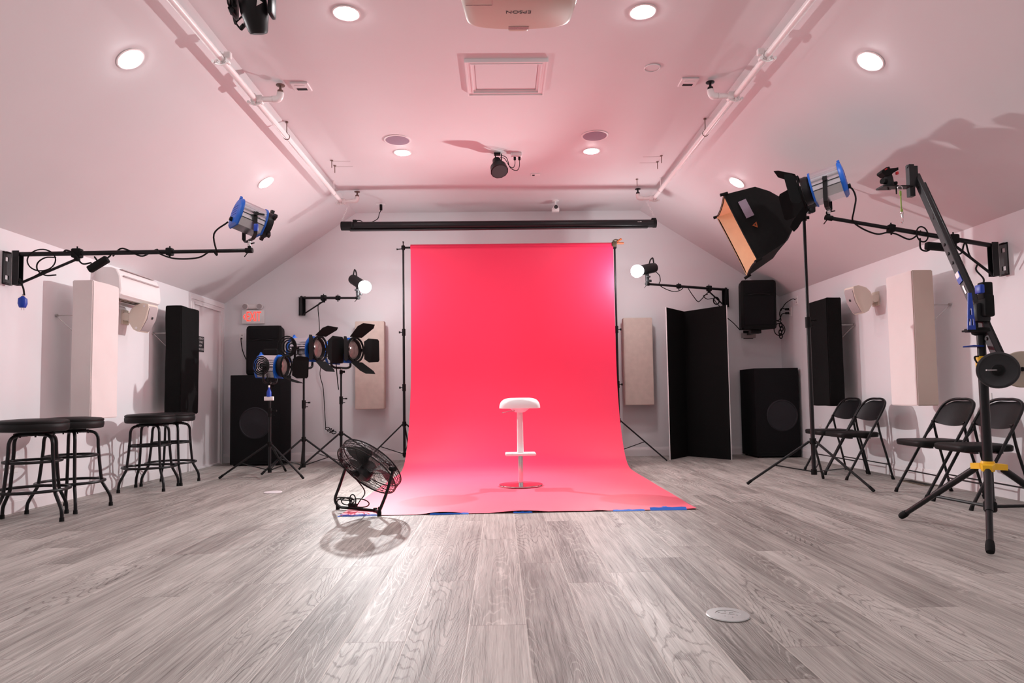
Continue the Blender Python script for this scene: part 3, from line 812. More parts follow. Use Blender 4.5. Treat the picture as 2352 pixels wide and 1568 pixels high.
        pts = [c+Y*wy*1.02+V((0, 0, .0)), c+Y*wy*1.02+V((0, 0, -R*1.05)), V((0, 0, stud+.02))+Y*wy*.95, V((0, 0, stud))+Y*wy*.6, V((0, 0, stud)), V((0, 0, stud))-Y*wy*.6, V((0, 0, stud+.02))-Y*wy*.95, c-Y*wy*1.02+V((0, 0, -R*1.05)), c-Y*wy*1.02]
        MB().tube(pts, .012*s, 10, 4).build('yoke', 'black', o)
    kn = MB()
    kn.cyl(c+Y*(wy*-1)-Y*.0, c-Y*(wy+.035*s), .018*s, n=12)
    kn.box(c-Y*(wy+.03*s)+X_*.03*s, (.07*s, .012*s, .014*s), basis(X_, Y, (0, 0, 1), (0, 0, 0)).to_3x3())
    MB().cyl(c+Y*wy, c+Y*(wy+.02*s), .018*s, n=12).build('tilt_knob', 'black', o)
    kn.build('tilt_knob', 'black', o)
    MB().cyl((0, 0, 0), (0, 0, stud), .011, n=12).rbox((0, 0, stud*.45), (.03, .03, .03), .006).build('spigot', 'chrome', o)
    MB().cyl((0, 0, stud*.5), (.045, -.02, stud*.6), .005, n=6).build('lever', 'black', o)
    # cord socket at the rear, lower edge
    sp = F @ V((-hl-.03*s, 0, -R*.62))
    MB().cyl(F @ V((-hl, 0, -R*.62)), F @ V((-hl-.05*s, 0, -R*.62)), .019*s, n=12).build('cord_socket', 'rubber', o)
    if navy_clip:
        MB().rbox(c-Y*(wy+.012)+V((.0, 0, -R*.95)), (.035, .02, .06), .008).build('clip', 'navy', o, label='blue plastic clip on the yoke')
    return o, V(loc)+sp, F

# ================================================================== WALL ARMS
def wall_arm(base, end, side, label, brace_u=.28, seg=.62, z_drop=.25):
    """base on the wall = pivot axis centre top, end = arm tip; side = outward wall normal"""
    o = thing('wall_boom_arm', base, label, 'wall boom arm', 'wall mounted boom arms')
    n = V(side); t = V((0, 0, 1)).cross(n)
    H = .26
    pl = MB(); R3 = basis(n, t, (0, 0, 1), (0, 0, 0)).to_3x3()
    # plate with two keyholes: built as strips around the slots
    for y in (-.032, .032): pl.box(n*.004+t*y+V((0, 0, -H/2+.02)), (.008, .026, H), R3)
    for z, h in ((.0, .04), (-.11, .11), (-.22, .04)): pl.box(n*.004+V((0, 0, z)), (.008, .04, h), R3)
    pl.box(n*.018+V((0, 0, .014)), (.03, .08, .005), R3).box(n*.018+V((0, 0, -H+.026)), (.03, .08, .005), R3)
    pl.build('wall_plate', 'black', o, smooth=0)
    piv = n*.045
    MB().cyl(piv+V((0, 0, .03)), piv+V((0, 0, -H+.01)), .006, n=8).build('hinge_pin', 'steel', o)
    e = V(end)-V(base); d = e.copy(); ph = V((d.x, d.y, 0)).normalized()
    p0 = piv+ph*.015; q = basis(ph, V((0, 0, 1)).cross(ph), (0, 0, 1), (0, 0, 0)).to_3x3()
    br = MB()
    tt = V((0, 0, 1)).cross(ph)
    br.box(p0+ph*.008+V((0, 0, -.11)), (.006, .055, .27), q)
    for sg in (-1, 1): br.box(p0+ph*.03+tt*sg*.026+V((0, 0, -.11)), (.05, .004, .27), q)
    br.build('swivel_bracket', 'black', o, smooth=0)
    a0 = p0+ph*.03+V((0, 0, .0)); L = (e-a0).length; dd = (e-a0).normalized()
    m_ = a0+dd*L*seg
    MB().cyl(a0, m_, .0185, n=16).build('main_tube', 'gloss', o)
    MB().cyl(m_-dd*.02, e, .0150, n=16).build('inner_tube', 'gloss', o)
    c = MB().rbox(m_, (.05, .055, .06), .01, 2, basis(dd, *(lambda a, b: (a, b))(V((0, 0, 1)).cross(dd).normalized(), dd.cross(V((0, 0, 1)).cross(dd).normalized())), (0, 0, 0)).to_3x3())
    c.cyl(m_, m_+V((0, 0, -.05)), .007, n=8).cyl(m_+V((0, 0, .02)), m_+V((0, 0, .045)), .006, n=6); c.build('locking_collar', 'rubber', o)
    bp = a0+dd*L*brace_u
    MB().rbox(bp, (.075, .055, .075), .012).cyl(bp, bp+V((0, 0, -.06)), .022, n=10).cyl(bp+V((0, 0, .03)), bp+V((0, 0, .055)), .006, n=6).build('brace_clamp', 'rubber', o)
    MB().cyl(p0+ph*.04+V((0, 0, -.235)), bp+V((0, 0, -.045)), .0105, n=10).build('brace', 'black', o)
    MB().cyl(e-dd*.03, e+dd*.025, .021, n=14).cyl(e+V((0, 0, -.01)), e+V((0, 0, .035)), .014, n=10).cyl(e, e-V((.04, 0, .05)), .004, n=6).build('end_cap', 'rubber', o)
    return o, V(base)+a0, dd, L, V(base)+bp

# left wall arm with fresnel
bL = V((XL, 5.27, 2.04)); eL = atY(573, 575, 5.25)
_, a0, dd, L, bp = wall_arm(bL, eL, (1, 0, 0), 'long black boom arm bolted to the left wall above the bar stools', .255, .655)
fl, sk, F = fresnel(eL+V((0, 0, .02)), (.74, .62, -.27), .90, 'blue and silver studio light on the tip of the left wall boom arm', 'blue and silver studio lights', stud=.06, navy_clip=True)
q = lambda u, z=0., y=0.: a0+dd*L*u+V((0, y, z))
cb = MB().tube([sk+V((-.03, 0, -.02)), sk+V((-.13, -.02, -.12)), q(.86, -.03), q(.84, .0, -.02), q(.78, -.05), q(.68, -.055), q(.62, -.02, -.03), q(.60, .02, .0), q(.56, .0, .03), q(.53, -.03), q(.48, .015, -.03), q(.44, .03), q(.40, -.02, .03)], .0065, 7, 6)
cb.tube([q(.33, -.03), q(.36, -.085, -.03), q(.375, -.09, -.03)], .0065, 7, 5)
cb.tube([q(.40, -.02), q(.395, -.05, -.03), q(.385, -.075, -.03)], .0065, 7, 4)
cb.tube([q(.33, -.085, -.04), q(.29, -.09, -.04), q(.26, -.02, -.04), q(.22, .02, -.03), q(.18, .01, .03)], .0065, 7, 5)
lp = [q(.12+.055*math.cos(t)*1.1, -.06+.085*math.sin(t), -.05) for t in [k*PI/5 for k in range(10)]]
cb.tube(lp, .0055, 6, 3, closed=True)
lp = [q(.16+.06*math.cos(t), -.11+.075*math.sin(t), -.05) for t in [k*PI/4+1.2 for k in range(8)]]
cb.tube(lp[:6], .0055, 6, 4)
cb.tube([q(.14, -.14, -.05), q(.08, -.20, -.05), q(.045, -.225, -.05), atY(44, 641, 5.2), atY(53, 660, 5.2), atY(56, 678, 5.2)], .0065, 7, 5)
cord = cb.build('power_cord', 'rubber', center=True); ADOPT.append((cord, fl))
def child_world(mb, name, m, parent, **k):
    off = V(parent.location); mb.v = [tuple(V(q)-off) for q in mb.v]
    return mb.build(name, m, parent, **k)
child_world(MB().rbox(q(.362, -.10, -.045), (.17, .05, .055), .012, 2, Matrix.Rotation(-.55, 3, 'Y')), 'inline_switch', 'rubber', cord)
p_ = atY(49, 693, 5.2)
child_world(MB().lathe(p_+V((.01, 0, .045)), [(.008, 0), (.018, -.01), (.030, -.02), (.032, -.06), (.024, -.085), (.022, -.09)], (0, 0, 1), 10), 'plug', 'navy', cord, label='blue plug')
child_world(MB().cyl(p_+V((0, 0, -.045)), p_+V((0, 0, -.065)), .003, n=6).cyl(p_+V((.02, 0, -.045)), p_+V((.02, 0, -.065)), .003, n=6).cyl(p_+V((.012, 0, .044)), p_+V((.012, 0, .06)), .009, n=8), 'prong', 'chrome', cord)

# right wall arm with fresnel and barn doors
bR = V((XR, 5.17, 2.0)); eR = atY(1903, 500, 5.15)
_, a0, dd, L, bp = wall_arm(bR, eR, (-1, 0, 0), 'long black boom arm bolted to the right wall, crossing behind the camera jib', .24, .62)
fr, sk, F = fresnel(eR+V((0, 0, .02)), (-.80, .52, -.20), 1.0, 'blue and silver studio light with open black barn doors on the right wall boom arm', 'blue and silver studio lights', stud=.05,
    doors=[(1.0, 1.0, 1.0), (1.0, 1.35, .55), (1.0, 1.7, .42), (1.0, 1.5, .75)], tabs=False)
q = lambda u, z=0., y=0.: a0+dd*L*u+V((0, y, z))
cb = MB().tube([sk, sk+V((.03, -.01, -.03)), sk+V((.05, -.01, -.10)), sk+V((.03, -.01, -.2)), q(.86, -.0, -.02), q(.80, -.05, -.02), q(.72, -.075, -.03), q(.66, -.05, -.03), q(.60, -.045, -.02), q(.52, -.07, -.02), q(.47, -.02, -.03), q(.44, .02, 0)], .0065, 7, 5)
cb.tube([q(.445+.035*math.cos(t), -.015+.06*math.sin(t), -.03) for t in [k*PI/5 for k in range(10)]], .006, 6, 3, closed=True)
cb.tube([q(.46, -.05, -.03), q(.46, -.13, -.03), q(.43, -.145, -.03), q(.405, -.13, -.03)], .0065, 7, 4)
cb.tube([q(.30, -.02, -.03), q(.27, -.12, -.04), q(.22, -.12, -.04), q(.2, -.05, -.04), q(.18, -.03, -.03), q(.16, -.14, -.04), q(.07, -.22, -.04)], .0065, 7, 5)
cb.tube([q(.12, -.18, -.04), atY(2242, 620, 5.1), atY(2259, 640, 5.05), atY(2257, 655, 5.05)], .0065, 7, 5)
cord = cb.build('power_cord', 'rubber', center=True); ADOPT.append((cord, fr))
child_world(MB().rbox(q(.37, -.10, -.045), (.17, .05, .06), .012, 2, Matrix.Rotation(.1, 3, 'Y')), 'inline_switch', 'rubber', cord)

# ---- LED monolights on short back wall arms
def led_light(loc, beam, label, with_logo):
    o = thing('led_light', loc, label, 'studio light', 'lit monolights')
    d = V(beam).normalized(); up = V((0, 0, 1)); c = V((0, 0, .20))
    F = head_frame(c, d)
    MB().lathe((0, 0, 0), [(.03, -.15), (.060, -.145), (.064, -.12), (.064, .10), (.060, .12), (.062, .13)], (1, 0, 0), 28).xf(F).build('housing', 'black', o)
    MB().lathe((.13, 0, 0), [(.050, 0), (.062, .012), (.074, .035), (.078, .065), (.074, .088), (.062, .108), (.046, .122), (.026, .132), (.001, .136)], (1, 0, 0), 28).xf(F).build('bulb', 'led', o, label='glaring white bulb')
    sp = bpy.data.lights.new('led_beam', 'SPOT'); sp.energy = SPOT_POWER[with_logo]; sp.color = (1., .985, .99)
    sp.spot_size = math.radians(SPOT_CONE); sp.spot_blend = SPOT_BLEND; sp.shadow_soft_size = .05
    so = bpy.data.objects.new('led_beam', sp); COL.objects.link(so); so.parent = o
    so.matrix_local = Matrix.Translation(F @ V((.275, 0, 0))) @ (-d).to_track_quat('Z', 'Y').to_matrix().to_4x4()
    MB().tube([V((-.06, 0, .06)), V((-.095, 0, .105)), V((-.135, 0, .125)), V((-.15, 0, .115)), V((-.148, 0, .05))], .009, 8, 4).xf(F).build('handle', 'black', o)
    MB().cyl(V((-.152, 0, 0)), V((-.150, 0, 0)), .05, n=24).xf(F).build('control_panel', 'green' if with_logo else 'black', o)
    if with_logo:
        MB().box((-.10, -.0635, .0), (.045, .003, .012)).box((-.10, -.064, .007), (.02, .003, .003)).xf(F).build('logo', 'grey', o, label='faint maker lettering')
    MB().rbox(V((0, 0, .10)), (.045, .045, .10), .01).rbox(V((0, 0, .045)), (.04, .05, .05), .01).cyl(V((0, 0, .0)), V((0, 0, .04)), .013, n=10).build('mount', 'black', o)
    MB().cyl(V((0, -.02, .09)), V((-.0, -.07, .09)), .007, n=6).rbox(V((0, -.075, .09)), (.05, .016, .022), .006).build('knob', 'black', o)
    MB().rbox(V((.04, 0, .05)), (.03, .02, .03), .006).build('knob', 'black', o)
    return o, V(loc)+(F @ V((-.15, 0, -.05)))
b1 = V((-2.795, YB, 2.29)); e1 = atY(822, 684, 8.48)
_, a0, dd, L, bp = wall_arm(b1, e1, (0, -1, 0), 'short black boom arm on the back wall left of the backdrop, above the tripod lights', .40, .66)
ledL, sk = led_light(e1+V((0, 0, .0)), (.62, -.68, -.43), 'glaring white lit monolight left of the red backdrop', False)
adopt(cable('power_cord', [bp+V((0, 0, -.05)), atY(731, 700, 8.9), atY(733, 740, 8.95), atY(735, 800, 9.2), atY(738, 830, 9.3), atY(735, 860, 9.35), atY(742, 890, 9.38), atY(745, 930, 9.38), atY(748, 982, 9.38)], .0055, None), ledL)
cb = MB()
for k in range(4):
    cc = atY(752+k*5, 984+k*3, 9.37); cb.tube([cc+V((.03*math.cos(t), 0, .018*math.sin(t+k))) for t in [j*PI/4 for j in range(8)]], .0055, 6, 2, closed=True)
adopt(cb.build('cord_coil', 'rubber', center=True), ledL)
b1 = V((3.235, YB, 2.335)); e1 = atY(1487, 652, 8.35)
_, a0, dd, L, bp = wall_arm(b1, e1, (0, -1, 0), 'short black boom arm on the back wall above the folding black board', .22, .62)
ledR, sk = led_light(e1+V((0, 0, -.01)), (-.74, -.54, -.22), 'lit monolight with a round white bulb right of the red backdrop', True)
q = lambda u, z=0., y=0.: a0+dd*L*u+V((0, y, z))
cb = MB().tube([sk, sk+V((.05, 0, -.05)), sk+V((.06, 0, -.12)), q(.86, -.0), q(.78, -.05), q(.68, -.075), q(.60, -.05), q(.56, -.01)], .0055, 6, 5)
cb.tube([q(.50, -.02), q(.45, -.10), q(.38, -.19), q(.34, -.17), q(.27, -.09), q(.24, -.06)], .0055, 6, 5)
cb.tube([q(.24, -.08), q(.30, -.11), q(.25, -.15), q(.17, -.14), q(.12, -.20), q(.06, -.26)], .0055, 6, 5)
cb.tube([q(.13+.04*math.cos(t), -.17+.05*math.sin(t), -.02) for t in [k*PI/4 for k in range(8)]], .009, 6, 3, closed=True)
adopt(cb.build('power_cord', 'rubber', center=True), ledR)

# ================================================================== TRIPOD STANDS
def light_stand(loc, feet, hubz, top, label, r=.0175, spread_z=.16, low=.05, hook=True, mname='black'):
    o = thing('light_stand', loc, label, 'light stand', 'tripod light stands')
    L0 = V(loc)
    z1 = hubz+(top-hubz)*.52
    MB().cyl((0, 0, low), (0, 0, z1), r, n=14).build('lower_pole', mname, o)
    MB().cyl((0, 0, z1), (0, 0, top), r*.74, n=14).build('upper_pole', mname, o)
    MB().cyl((0, 0, z1-.05), (0, 0, z1+.05), r*1.35, n=14).cyl((0, 0, z1+.02), (.06, 0, z1+.02), .007, n=6).rbox((.065, 0, z1+.02), (.02, .04, .02), .004).cyl((0, 0, z1-.03), (.05, 0, z1-.03), .006, n=6).build('locking_collar', 'rubber', o)
    MB().cyl((0, 0, top-.05), (0, 0, top), r*1.2, n=12).rbox((.03, 0, top-.02), (.04, .012, .03), .004).build('top_socket', 'rubber', o)
    MB().cyl((0, 0, hubz-.035), (0, 0, hubz+.02), r*1.5, n=14).build('leg_hub', 'rubber', o)
    MB().cyl((0, 0, low), (0, 0, low+.05), r*1.35, n=14).build('lower_hub', 'rubber', o)
    for f in feet:
        fo = V((f[0]-L0.x, f[1]-L0.y, .012)); u = V((fo.x, fo.y, 0)).normalized()
        h = u*r*1.6+V((0, 0, hubz-.01))
        lg = MB().cyl(h, fo, .0115, n=10).build('leg', mname, o)
        MB().cyl(fo+(h-fo).normalized()*.05, fo-V((0, 0, .004)), .0135, n=10).build('rubber_foot', 'rubber', lg)
        mid = h.lerp(fo, .56)
        MB().cyl(u*r*1.2+V((0, 0, low+.03)), mid, .006, n=6).build('leg_brace', mname, o)
    return o
def tri(c, R, a0):
    return [(c[0]+R*math.cos(a0+k*2*PI/3), c[1]+R*math.sin(a0+k*2*PI/3)) for k in range(3)]
fz = lambda x, y: tuple(atZ(x, y, 0))[:2]
# A: low light in front of the subwoofer
cA = (-2.61, 7.59)
topA = atY(628, 882, 7.59).z
light_stand((cA[0], cA[1], 0), [fz(503, 1100), fz(697, 1100), (-2.61, 8.15)], atY(620, 1018, 7.59).z, topA, 'low black tripod stand in front of the left subwoofer', .016)
fA, skA, F = fresnel(V((cA[0], cA[1], topA)), (.98, -.16, -.04), 1.03, 'lowest blue and silver light of the three tripod lights, in front of the left subwoofer', 'blue and silver studio lights', stud=.01, tabs=False, bracket='tube', ring_gap=True, yk=1.5,
    doors=[(1.0, 1.4, .45), (.0, 0, 0), (0, 0, 0), (.8, 1.35, .30)])
cb = MB()
for k in range(5): 
    cc = V((cA[0]-.03, cA[1]-.19, topA+.20)); cb.tube([cc+V(((.090-.016*k)*math.cos(t), .010*k-.02, (.102-.018*k)*math.sin(t))) for t in [j*PI/6 for j in range(12)]], .0065, 6, 2, closed=True)
pA = atY(618, 893, 7.40)
cb.tube([V((cA[0]+.03, cA[1]-.19, topA+.11)), V((cA[0]+.05, cA[1]-.19, topA-.02)), pA+V((.02, 0, .09)), pA+V((0, 0, .03))], .006, 6, 4)
cord = cb.build('power_cord', 'rubber', center=True); ADOPT.append((cord, fA))
child_world(MB().lathe(pA, [(.010, .02), (.012, .0), (.019, -.015), (.026, -.035), (.026, -.085)], (0, 0, 1), 12), 'plug', 'navy', cord, label='blue plug')
child_world(MB().rbox(pA+V((0, 0, -.105)), (.10, .04, .045), .006), 'plug_adapter', 'white', cord, label='white block on the plug')
child_world(MB().cyl(pA+V((0, 0, .018)), pA+V((0, 0, .04)), .011, n=8), 'cord_grip', 'white', cord)
# B
cB = (-2.38, 8.10)
topB = atY(694, 856, 8.10).z
light_stand((cB[0], cB[1], 0), [fz(600, 1091), fz(692, 1072), (-1.83, 8.02)], atY(697, 1007, 8.1).z, topB, 'middle black tripod stand, right of the left subwoofer')
fB, skB, F = fresnel(V((cB[0], cB[1], topB)), (.93, -.32, .0), 1.20, 'blue and silver light with open barn doors on the middle tripod stand', 'blue and silver studio lights', stud=.06, tabs=False, bracket='tube', ring_gap=True, yk=1.5,
    doors=[(1.15, 1.5, 1.15), (1.0, 1.35, .55), (1.0, 1.1, 1.25), (.85, 1.25, .75)])
cb = MB()
for k in range(5):
    cc = V((cB[0]-.12, cB[1]-.24, topB+.30)); cb.tube([cc+V(((.108-.019*k)*math.cos(t)+.01*k, .010*k-.02, (.122-.021*k)*math.sin(t))) for t in [j*PI/6 for j in range(12)]], .0075, 6, 2, closed=True)
cb.rbox(V((cB[0]-.33, cB[1]-.20, topB+.20)), (.17, .07, .16), .02)
adopt(cb.build('coiled_cord', 'rubber', center=True), fB)
# C
cC = (-2.05, 8.60)
topC = atY(783, 850, 8.6).z
light_stand((cC[0], cC[1], 0), [fz(686, 1079), (-1.42, 8.58), (-2.2, 9.22)], atY(783, 994, 8.6).z, topC, 'rightmost black tripod stand of the three, behind the fan')
fC, skC, F = fresnel(V((cC[0], cC[1], topC)), (.88, -.46, .02), 1.25, 'silver studio light with wide open barn doors on the rightmost tripod stand', 'blue and silver studio lights', stud=.03, tabs=False, bracket='tube', ring_gap=True, yk=1.4,
    doors=[(1.0, 1.35, 1.1), (1.0, 1.7, .62), (1.0, .9, 1.2), (.85, 1.75, .62)])
adopt(cable('power_cord', [V((cC[0]-.08, cC[1]-.15, topC+.25)), V((cC[0]-.03, cC[1]-.16, topC+.1)), V((cC[0]-.03, cC[1]-.08, topC-.1)), V((cC[0]-.025, cC[1]-.03, topC-.25))], .006, None), fC)

# ================================================================== ACOUSTIC PANELS
def panel(name, c, size, m, m2, label, cat='acoustic panel', wire=None, sag=.006, seedv=1):
    """c: centre; size x,y,z; slightly wrinkled fabric wrapped box"""
    rn = random.Random(seedv)
    bm = bmesh.new(); bmesh.ops.create_cube(bm, size=1)
    for q in bm.verts: q.co = V((q.co.x*size[0], q.co.y*size[1], q.co.z*size[2]))
    bmesh.ops.bevel(bm, geom=bm.edges[:], offset=.008, segments=2, affect='EDGES')
    bmesh.ops.subdivide_edges(bm, edges=[e for e in bm.edges if e.calc_length() > .15], cuts=9, use_grid_fill=True)
    ph = [rn.uniform(0, 6) for _ in range(6)]
    for q in bm.verts:
        a = sag*(math.sin(q.co.z*7+ph[0])*.5+math.sin(q.co.z*13+q.co.y*20+ph[1])*.35+math.sin(q.co.x*25+q.co.z*9+ph[2])*.3)
        k = .35 if abs(abs(q.co.x)-size[0]/2) < .012 and abs(abs(q.co.y)-size[1]/2) < .012 else 1
        q.co.x += a*k*(1 if abs(q.co.y) < size[1]/2 else .6); q.co.y += a*k*.5
        if abs(q.co.z) > size[2]/2-.012: q.co.z += .4*a
    me = bpy.data.meshes.new(name); bm.to_mesh(me); bm.free()
    mats = [M[m], M[m2]]
    for q in mats: me.materials.append(q)
    for p in me.polygons:
        p.use_smooth = True; p.material_index = 1 if abs(p.normal.y) > .7 and size[1] > .15 else 0
    me.set_sharp_from_angle(angle=math.radians(50))
    o = thing(name, c, label, cat)
    ob = bpy.data.objects.new('fabric_cover', me); COL.objects.link(ob); ob.parent = o
    if wire:
        w_ = MB()
        for wz in (wire[1],):
            w_.cyl((wire[0]*size[0]/2, -size[1]/2+.02, wz), (wire[0]*(size[0]/2+wire[2]-.008), -size[1]/2+.02+.0, wz+.0), .004, n=6)
            w_.cyl((wire[0]*(size[0]/2+wire[2]), -size[1]/2+.02, wz), (wire[0]*(size[0]/2+wire[2]-.012), -size[1]/2+.02, wz), .014, n=8)
            w_.cyl((wire[0]*(size[0]/2+wire[2]-.01), -size[1]/2+.02, wz-.01), (wire[0]*(size[0]/2), -size[1]/2+.06, wz-.16), .003, n=6)
        w_.build('standoff_bracket', 'steel', o)
    return o
zc = (1.935+.722)/2
panel('acoustic_panel', (-3.64, 6.04, zc), (.18, .40, 1.215), 'muslin', 'muslin', 'tall white cloth covered sound panel on the left wall above the stools', wire=(-1, .30, .146), sag=.007, seedv=2)
panel('acoustic_panel', (-3.64, 7.68, zc), (.18, .44, 1.215), 'velour', 'velour', 'tall black cloth covered sound panel on the left wall before the door', wire=(-1, .30, .146), sag=.010, seedv=3)
panel('acoustic_panel', (3.755, 6.00, zc), (.19, .40, 1.205), 'muslin', 'muslin_b', 'tall white and cream cloth sound panel on the right wall above the chairs', wire=(1, .29, .153), sag=.004, seedv=4)
panel('acoustic_panel', (3.765, 7.62, zc-.015), (.17, .44, 1.215), 'velour', 'velour', 'tall black cloth covered sound panel on the right wall behind the tall stand', wire=(1, .30, .153), sag=.010, seedv=5)
for x0, x1, lab in ((-2.002, -1.600, 'beige burlap sound panel on the back wall left of the red backdrop'), (1.718, 2.120, 'beige burlap sound panel on the back wall right of the red backdrop')):
    o = panel('acoustic_panel', ((x0+x1)/2, 9.255, 1.325), (x1-x0, .13, 1.215), 'beige', 'beige', lab, sag=.001, seedv=6)
    hb = MB()
    for z in (.45, -.45):
        for sx in (-.12, .12): hb.cyl((sx, .06, z), (sx, .165, z), .006, n=6)
    hb.build('standoff_pins', 'steel', o)

# ================================================================== AC UNIT, WALL SPEAKERS, OUTLETS
o = thing('air_conditioner', (XL, 6.80, 1.88), 'white wall mounted air conditioner high on the left wall, partly behind the white panel', 'air conditioner')
pr = [(0, .0), (.20, .0), (.235, .03), (.245, .07), (.232, .20), (.20, .265), (.15, .285), (0, .29)]
def acs(y, k=1.): return [V((x*k, y, z)) for x, z in pr]
MB().sections([acs(-.38, .96), acs(-.37), acs(.37), acs(.38, .96)]).build('casing', 'white', o, smooth=30)
MB().box((.243, 0, .205), (.010, .66, .012)).box((.2, 0, .275), (.03, .6, .006)).build('intake_slot', 'grille', o, smooth=0)
lv = MB()
for k in range(3): lv.box((.085+.05*k, 0, -.003), (.006, .66, .010), Matrix.Rotation(.5, 3, 'Y'))
lv.build('louvre', 'brass', o, smooth=0)
MB().rbox((.205, 0, .012), (.075, .68, .012), .004, 1, Matrix.Rotation(-.5, 3, 'Y')).build('flap', 'white', o)

def wall_speaker(loc, s, label):
    """s = +1 on the left wall (faces +x), -1 on the right wall"""
    o = thing('wall_speaker', loc, label, 'speaker', 'cream wall speakers')
    # local: +X away from wall (times s), tilted down; side plates are the curved cheeks
    d = V((s*.93, -.10, -.36)).normalized(); F = head_frame(V((s*.20, -.02, .0)), d)
    def prof_(y, k): return [V((x*k, y, z*k)) for x, z in [(-.10, -.035), (-.075, -.09), (.0, -.145), (.055, -.15), (.075, -.12), (.092, 0), (.075, .12), (.055, .15), (.0, .145), (-.075, .09), (-.10, .035)]]
    MB().sections([prof_(-.085, .90), prof_(-.078, 1), prof_(.078, 1), prof_(.085, .90)]).xf(F).build('cabinet', 'ivory', o, smooth=30)
    g = []
    for y in (-.068, .068): g.append([V((x+.006, y, z)) for x, z in [(.060, -.135), (.077, -.11), (.094, 0), (.077, .11), (.060, .135)]])
    MB().sections([[*a_, *[q-V((.03, 0, 0)) for q in reversed(a_)]] for a_ in g]).xf(F).build('grille', 'grille', o, smooth=50)
    MB().box((.103, 0, .02), (.004, .018, .024)).xf(F).build('badge', 'ink', o, smooth=0)
    for z in (.118, -.118):
        MB().cyl((.03, -.083, z), (.03, -.088, z), .012, n=14).xf(F).build('bolt_cap', 'white', o)
    MB().cyl((s*.05, -.075, .0), (s*.05, .075, .0), .042, n=24).cyl((s*.05, 0, 0), (s*.13, 0, 0), .03, n=16).box((s*.008, 0, 0), (.016, .12, .15)).build('mount', 'ivory', o)
    return o
wall_speaker(V((XL, 6.93, 1.74)), 1, 'cream speaker on a ball mount on the left wall, under the air conditioner')
wall_speaker(V((XR, 6.98, 1.84)), -1, 'cream speaker on the right wall, between the black and the cream panel')

def wall_outlet(loc, n, label, w=.072, h=.115):
    o = thing('wall_outlet', loc, label, 'outlet', 'wall outlets')
    n = V(n); t = V((0, 0, 1)).cross(n); R3 = basis(n, t, (0, 0, 1), (0, 0, 0)).to_3x3()
    MB().rbox(n*.003, (.006, w, h), .002, 1, R3).build('plate', 'white', o, smooth=0)
    sk = MB()
    for z in (.024, -.024): sk.box(n*.0065+V((0, 0, z)), (.001, .022, .016), R3)
    sk.build('socket', 'grille', o, smooth=0)
    return o
p = atX(30, 1068, XL); wall_outlet((XL, p.y, p.z), (1, 0, 0), 'white outlet low on the left wall behind the nearest bar stool', .10, .12)
p = atX(410, 1027, XL); wall_outlet((XL, p.y, p.z), (1, 0, 0), 'white outlet low on the left wall behind the farthest bar stool')
p = atX(1885, 985, XR); wall_outlet((XR, p.y, p.z), (-1, 0, 0), 'white outlet low on the right wall behind the farthest folding chair')
p = atX(2247, 1012, XR); wall_outlet((XR, p.y, p.z), (-1, 0, 0), 'white outlet low on the right wall behind the nearest folding chair')
p = atX(2272, 918, XR); wall_outlet((XR, p.y, p.z), (-1, 0, 0), 'white outlet at chair top height on the right wall, beside the jib post')
p = atY(556, 774, YB); wall_outlet((p.x, YB, p.z), (0, -1, 0), 'white outlet with a black plug under the exit sign')
pA = atX(1816, 690, XR); pB = atX(1808, 712, XR)
for y, z, lab in ((8.87, 2.10, 'white outlet high in the right corner with a plug, the nearer of two'), (9.08, 1.97, 'white outlet high in the right corner with two plugs, the lower of two')):
    wall_outlet((XR, y, z), (-1, 0, 0), lab, .08, .12)
p = V((p.x, YB, p.z))
spk_cord = cable('speaker_cord', [p+V((0, -.01, -.02)), p+V((0, -.04, -.03)), p+V((.03, -.05, -.2)), p+V((.12, -.06, -.38)), p+V((.24, -.06, -.46))], .006, None)
cb = MB()
c1 = V((XR-.02, 9.08, 1.99)); c2 = V((XR-.02, 8.87, 2.11)); sp_ = V((3.74, 9.10, 1.86))
for z in (.02, -.035): cb.rbox(c1+V((-.025, 0, z)), (.05, .03, .03), .006)
cb.tube([c1+V((-.05, 0, .02)), c1+V((-.1, 0, .03)), c1+V((-.13, 0, -.04)), c1+V((-.12, 0, -.15)), sp_+V((.02, 0, .02)), sp_], .007, 6, 4)
cb.tube([c1+V((-.05, 0, -.035)), c1+V((-.1, 0, -.05)), c1+V((-.14, 0, -.13)), sp_+V((.05, 0, 0)), sp_], .007, 6, 4)
cb.tube([c2, c2+V((-.04, 0, .01)), c2+V((-.10, .08, -.04)), c1+V((-.11, 0, -.0))], .006, 6, 4)
for k in range(4): cb.tube([c1+V((-.12+.012*math.sin(k*2)+.02*math.cos(t), 0, -.2-.05*k+.035*math.sin(t))) for t in [j*PI/4 for j in range(8)]], .008, 6, 2, closed=True)
cb.tube([c1+V((-.14+.075*math.cos(t), 0, -.26+.085*math.sin(t))) for t in [j*PI/4 for j in range(8)]], .007, 6, 3, closed=True)
spk_tangle = cb.build('speaker_cord', 'rubber', center=True)
cb = MB().tube([atY(1668, 728, 9.0), atY(1685, 742, 9.0), atY(1700, 758, 9.0)], .006, 6, 3)
spk_short = cb.build('speaker_cord', 'rubber', center=True)

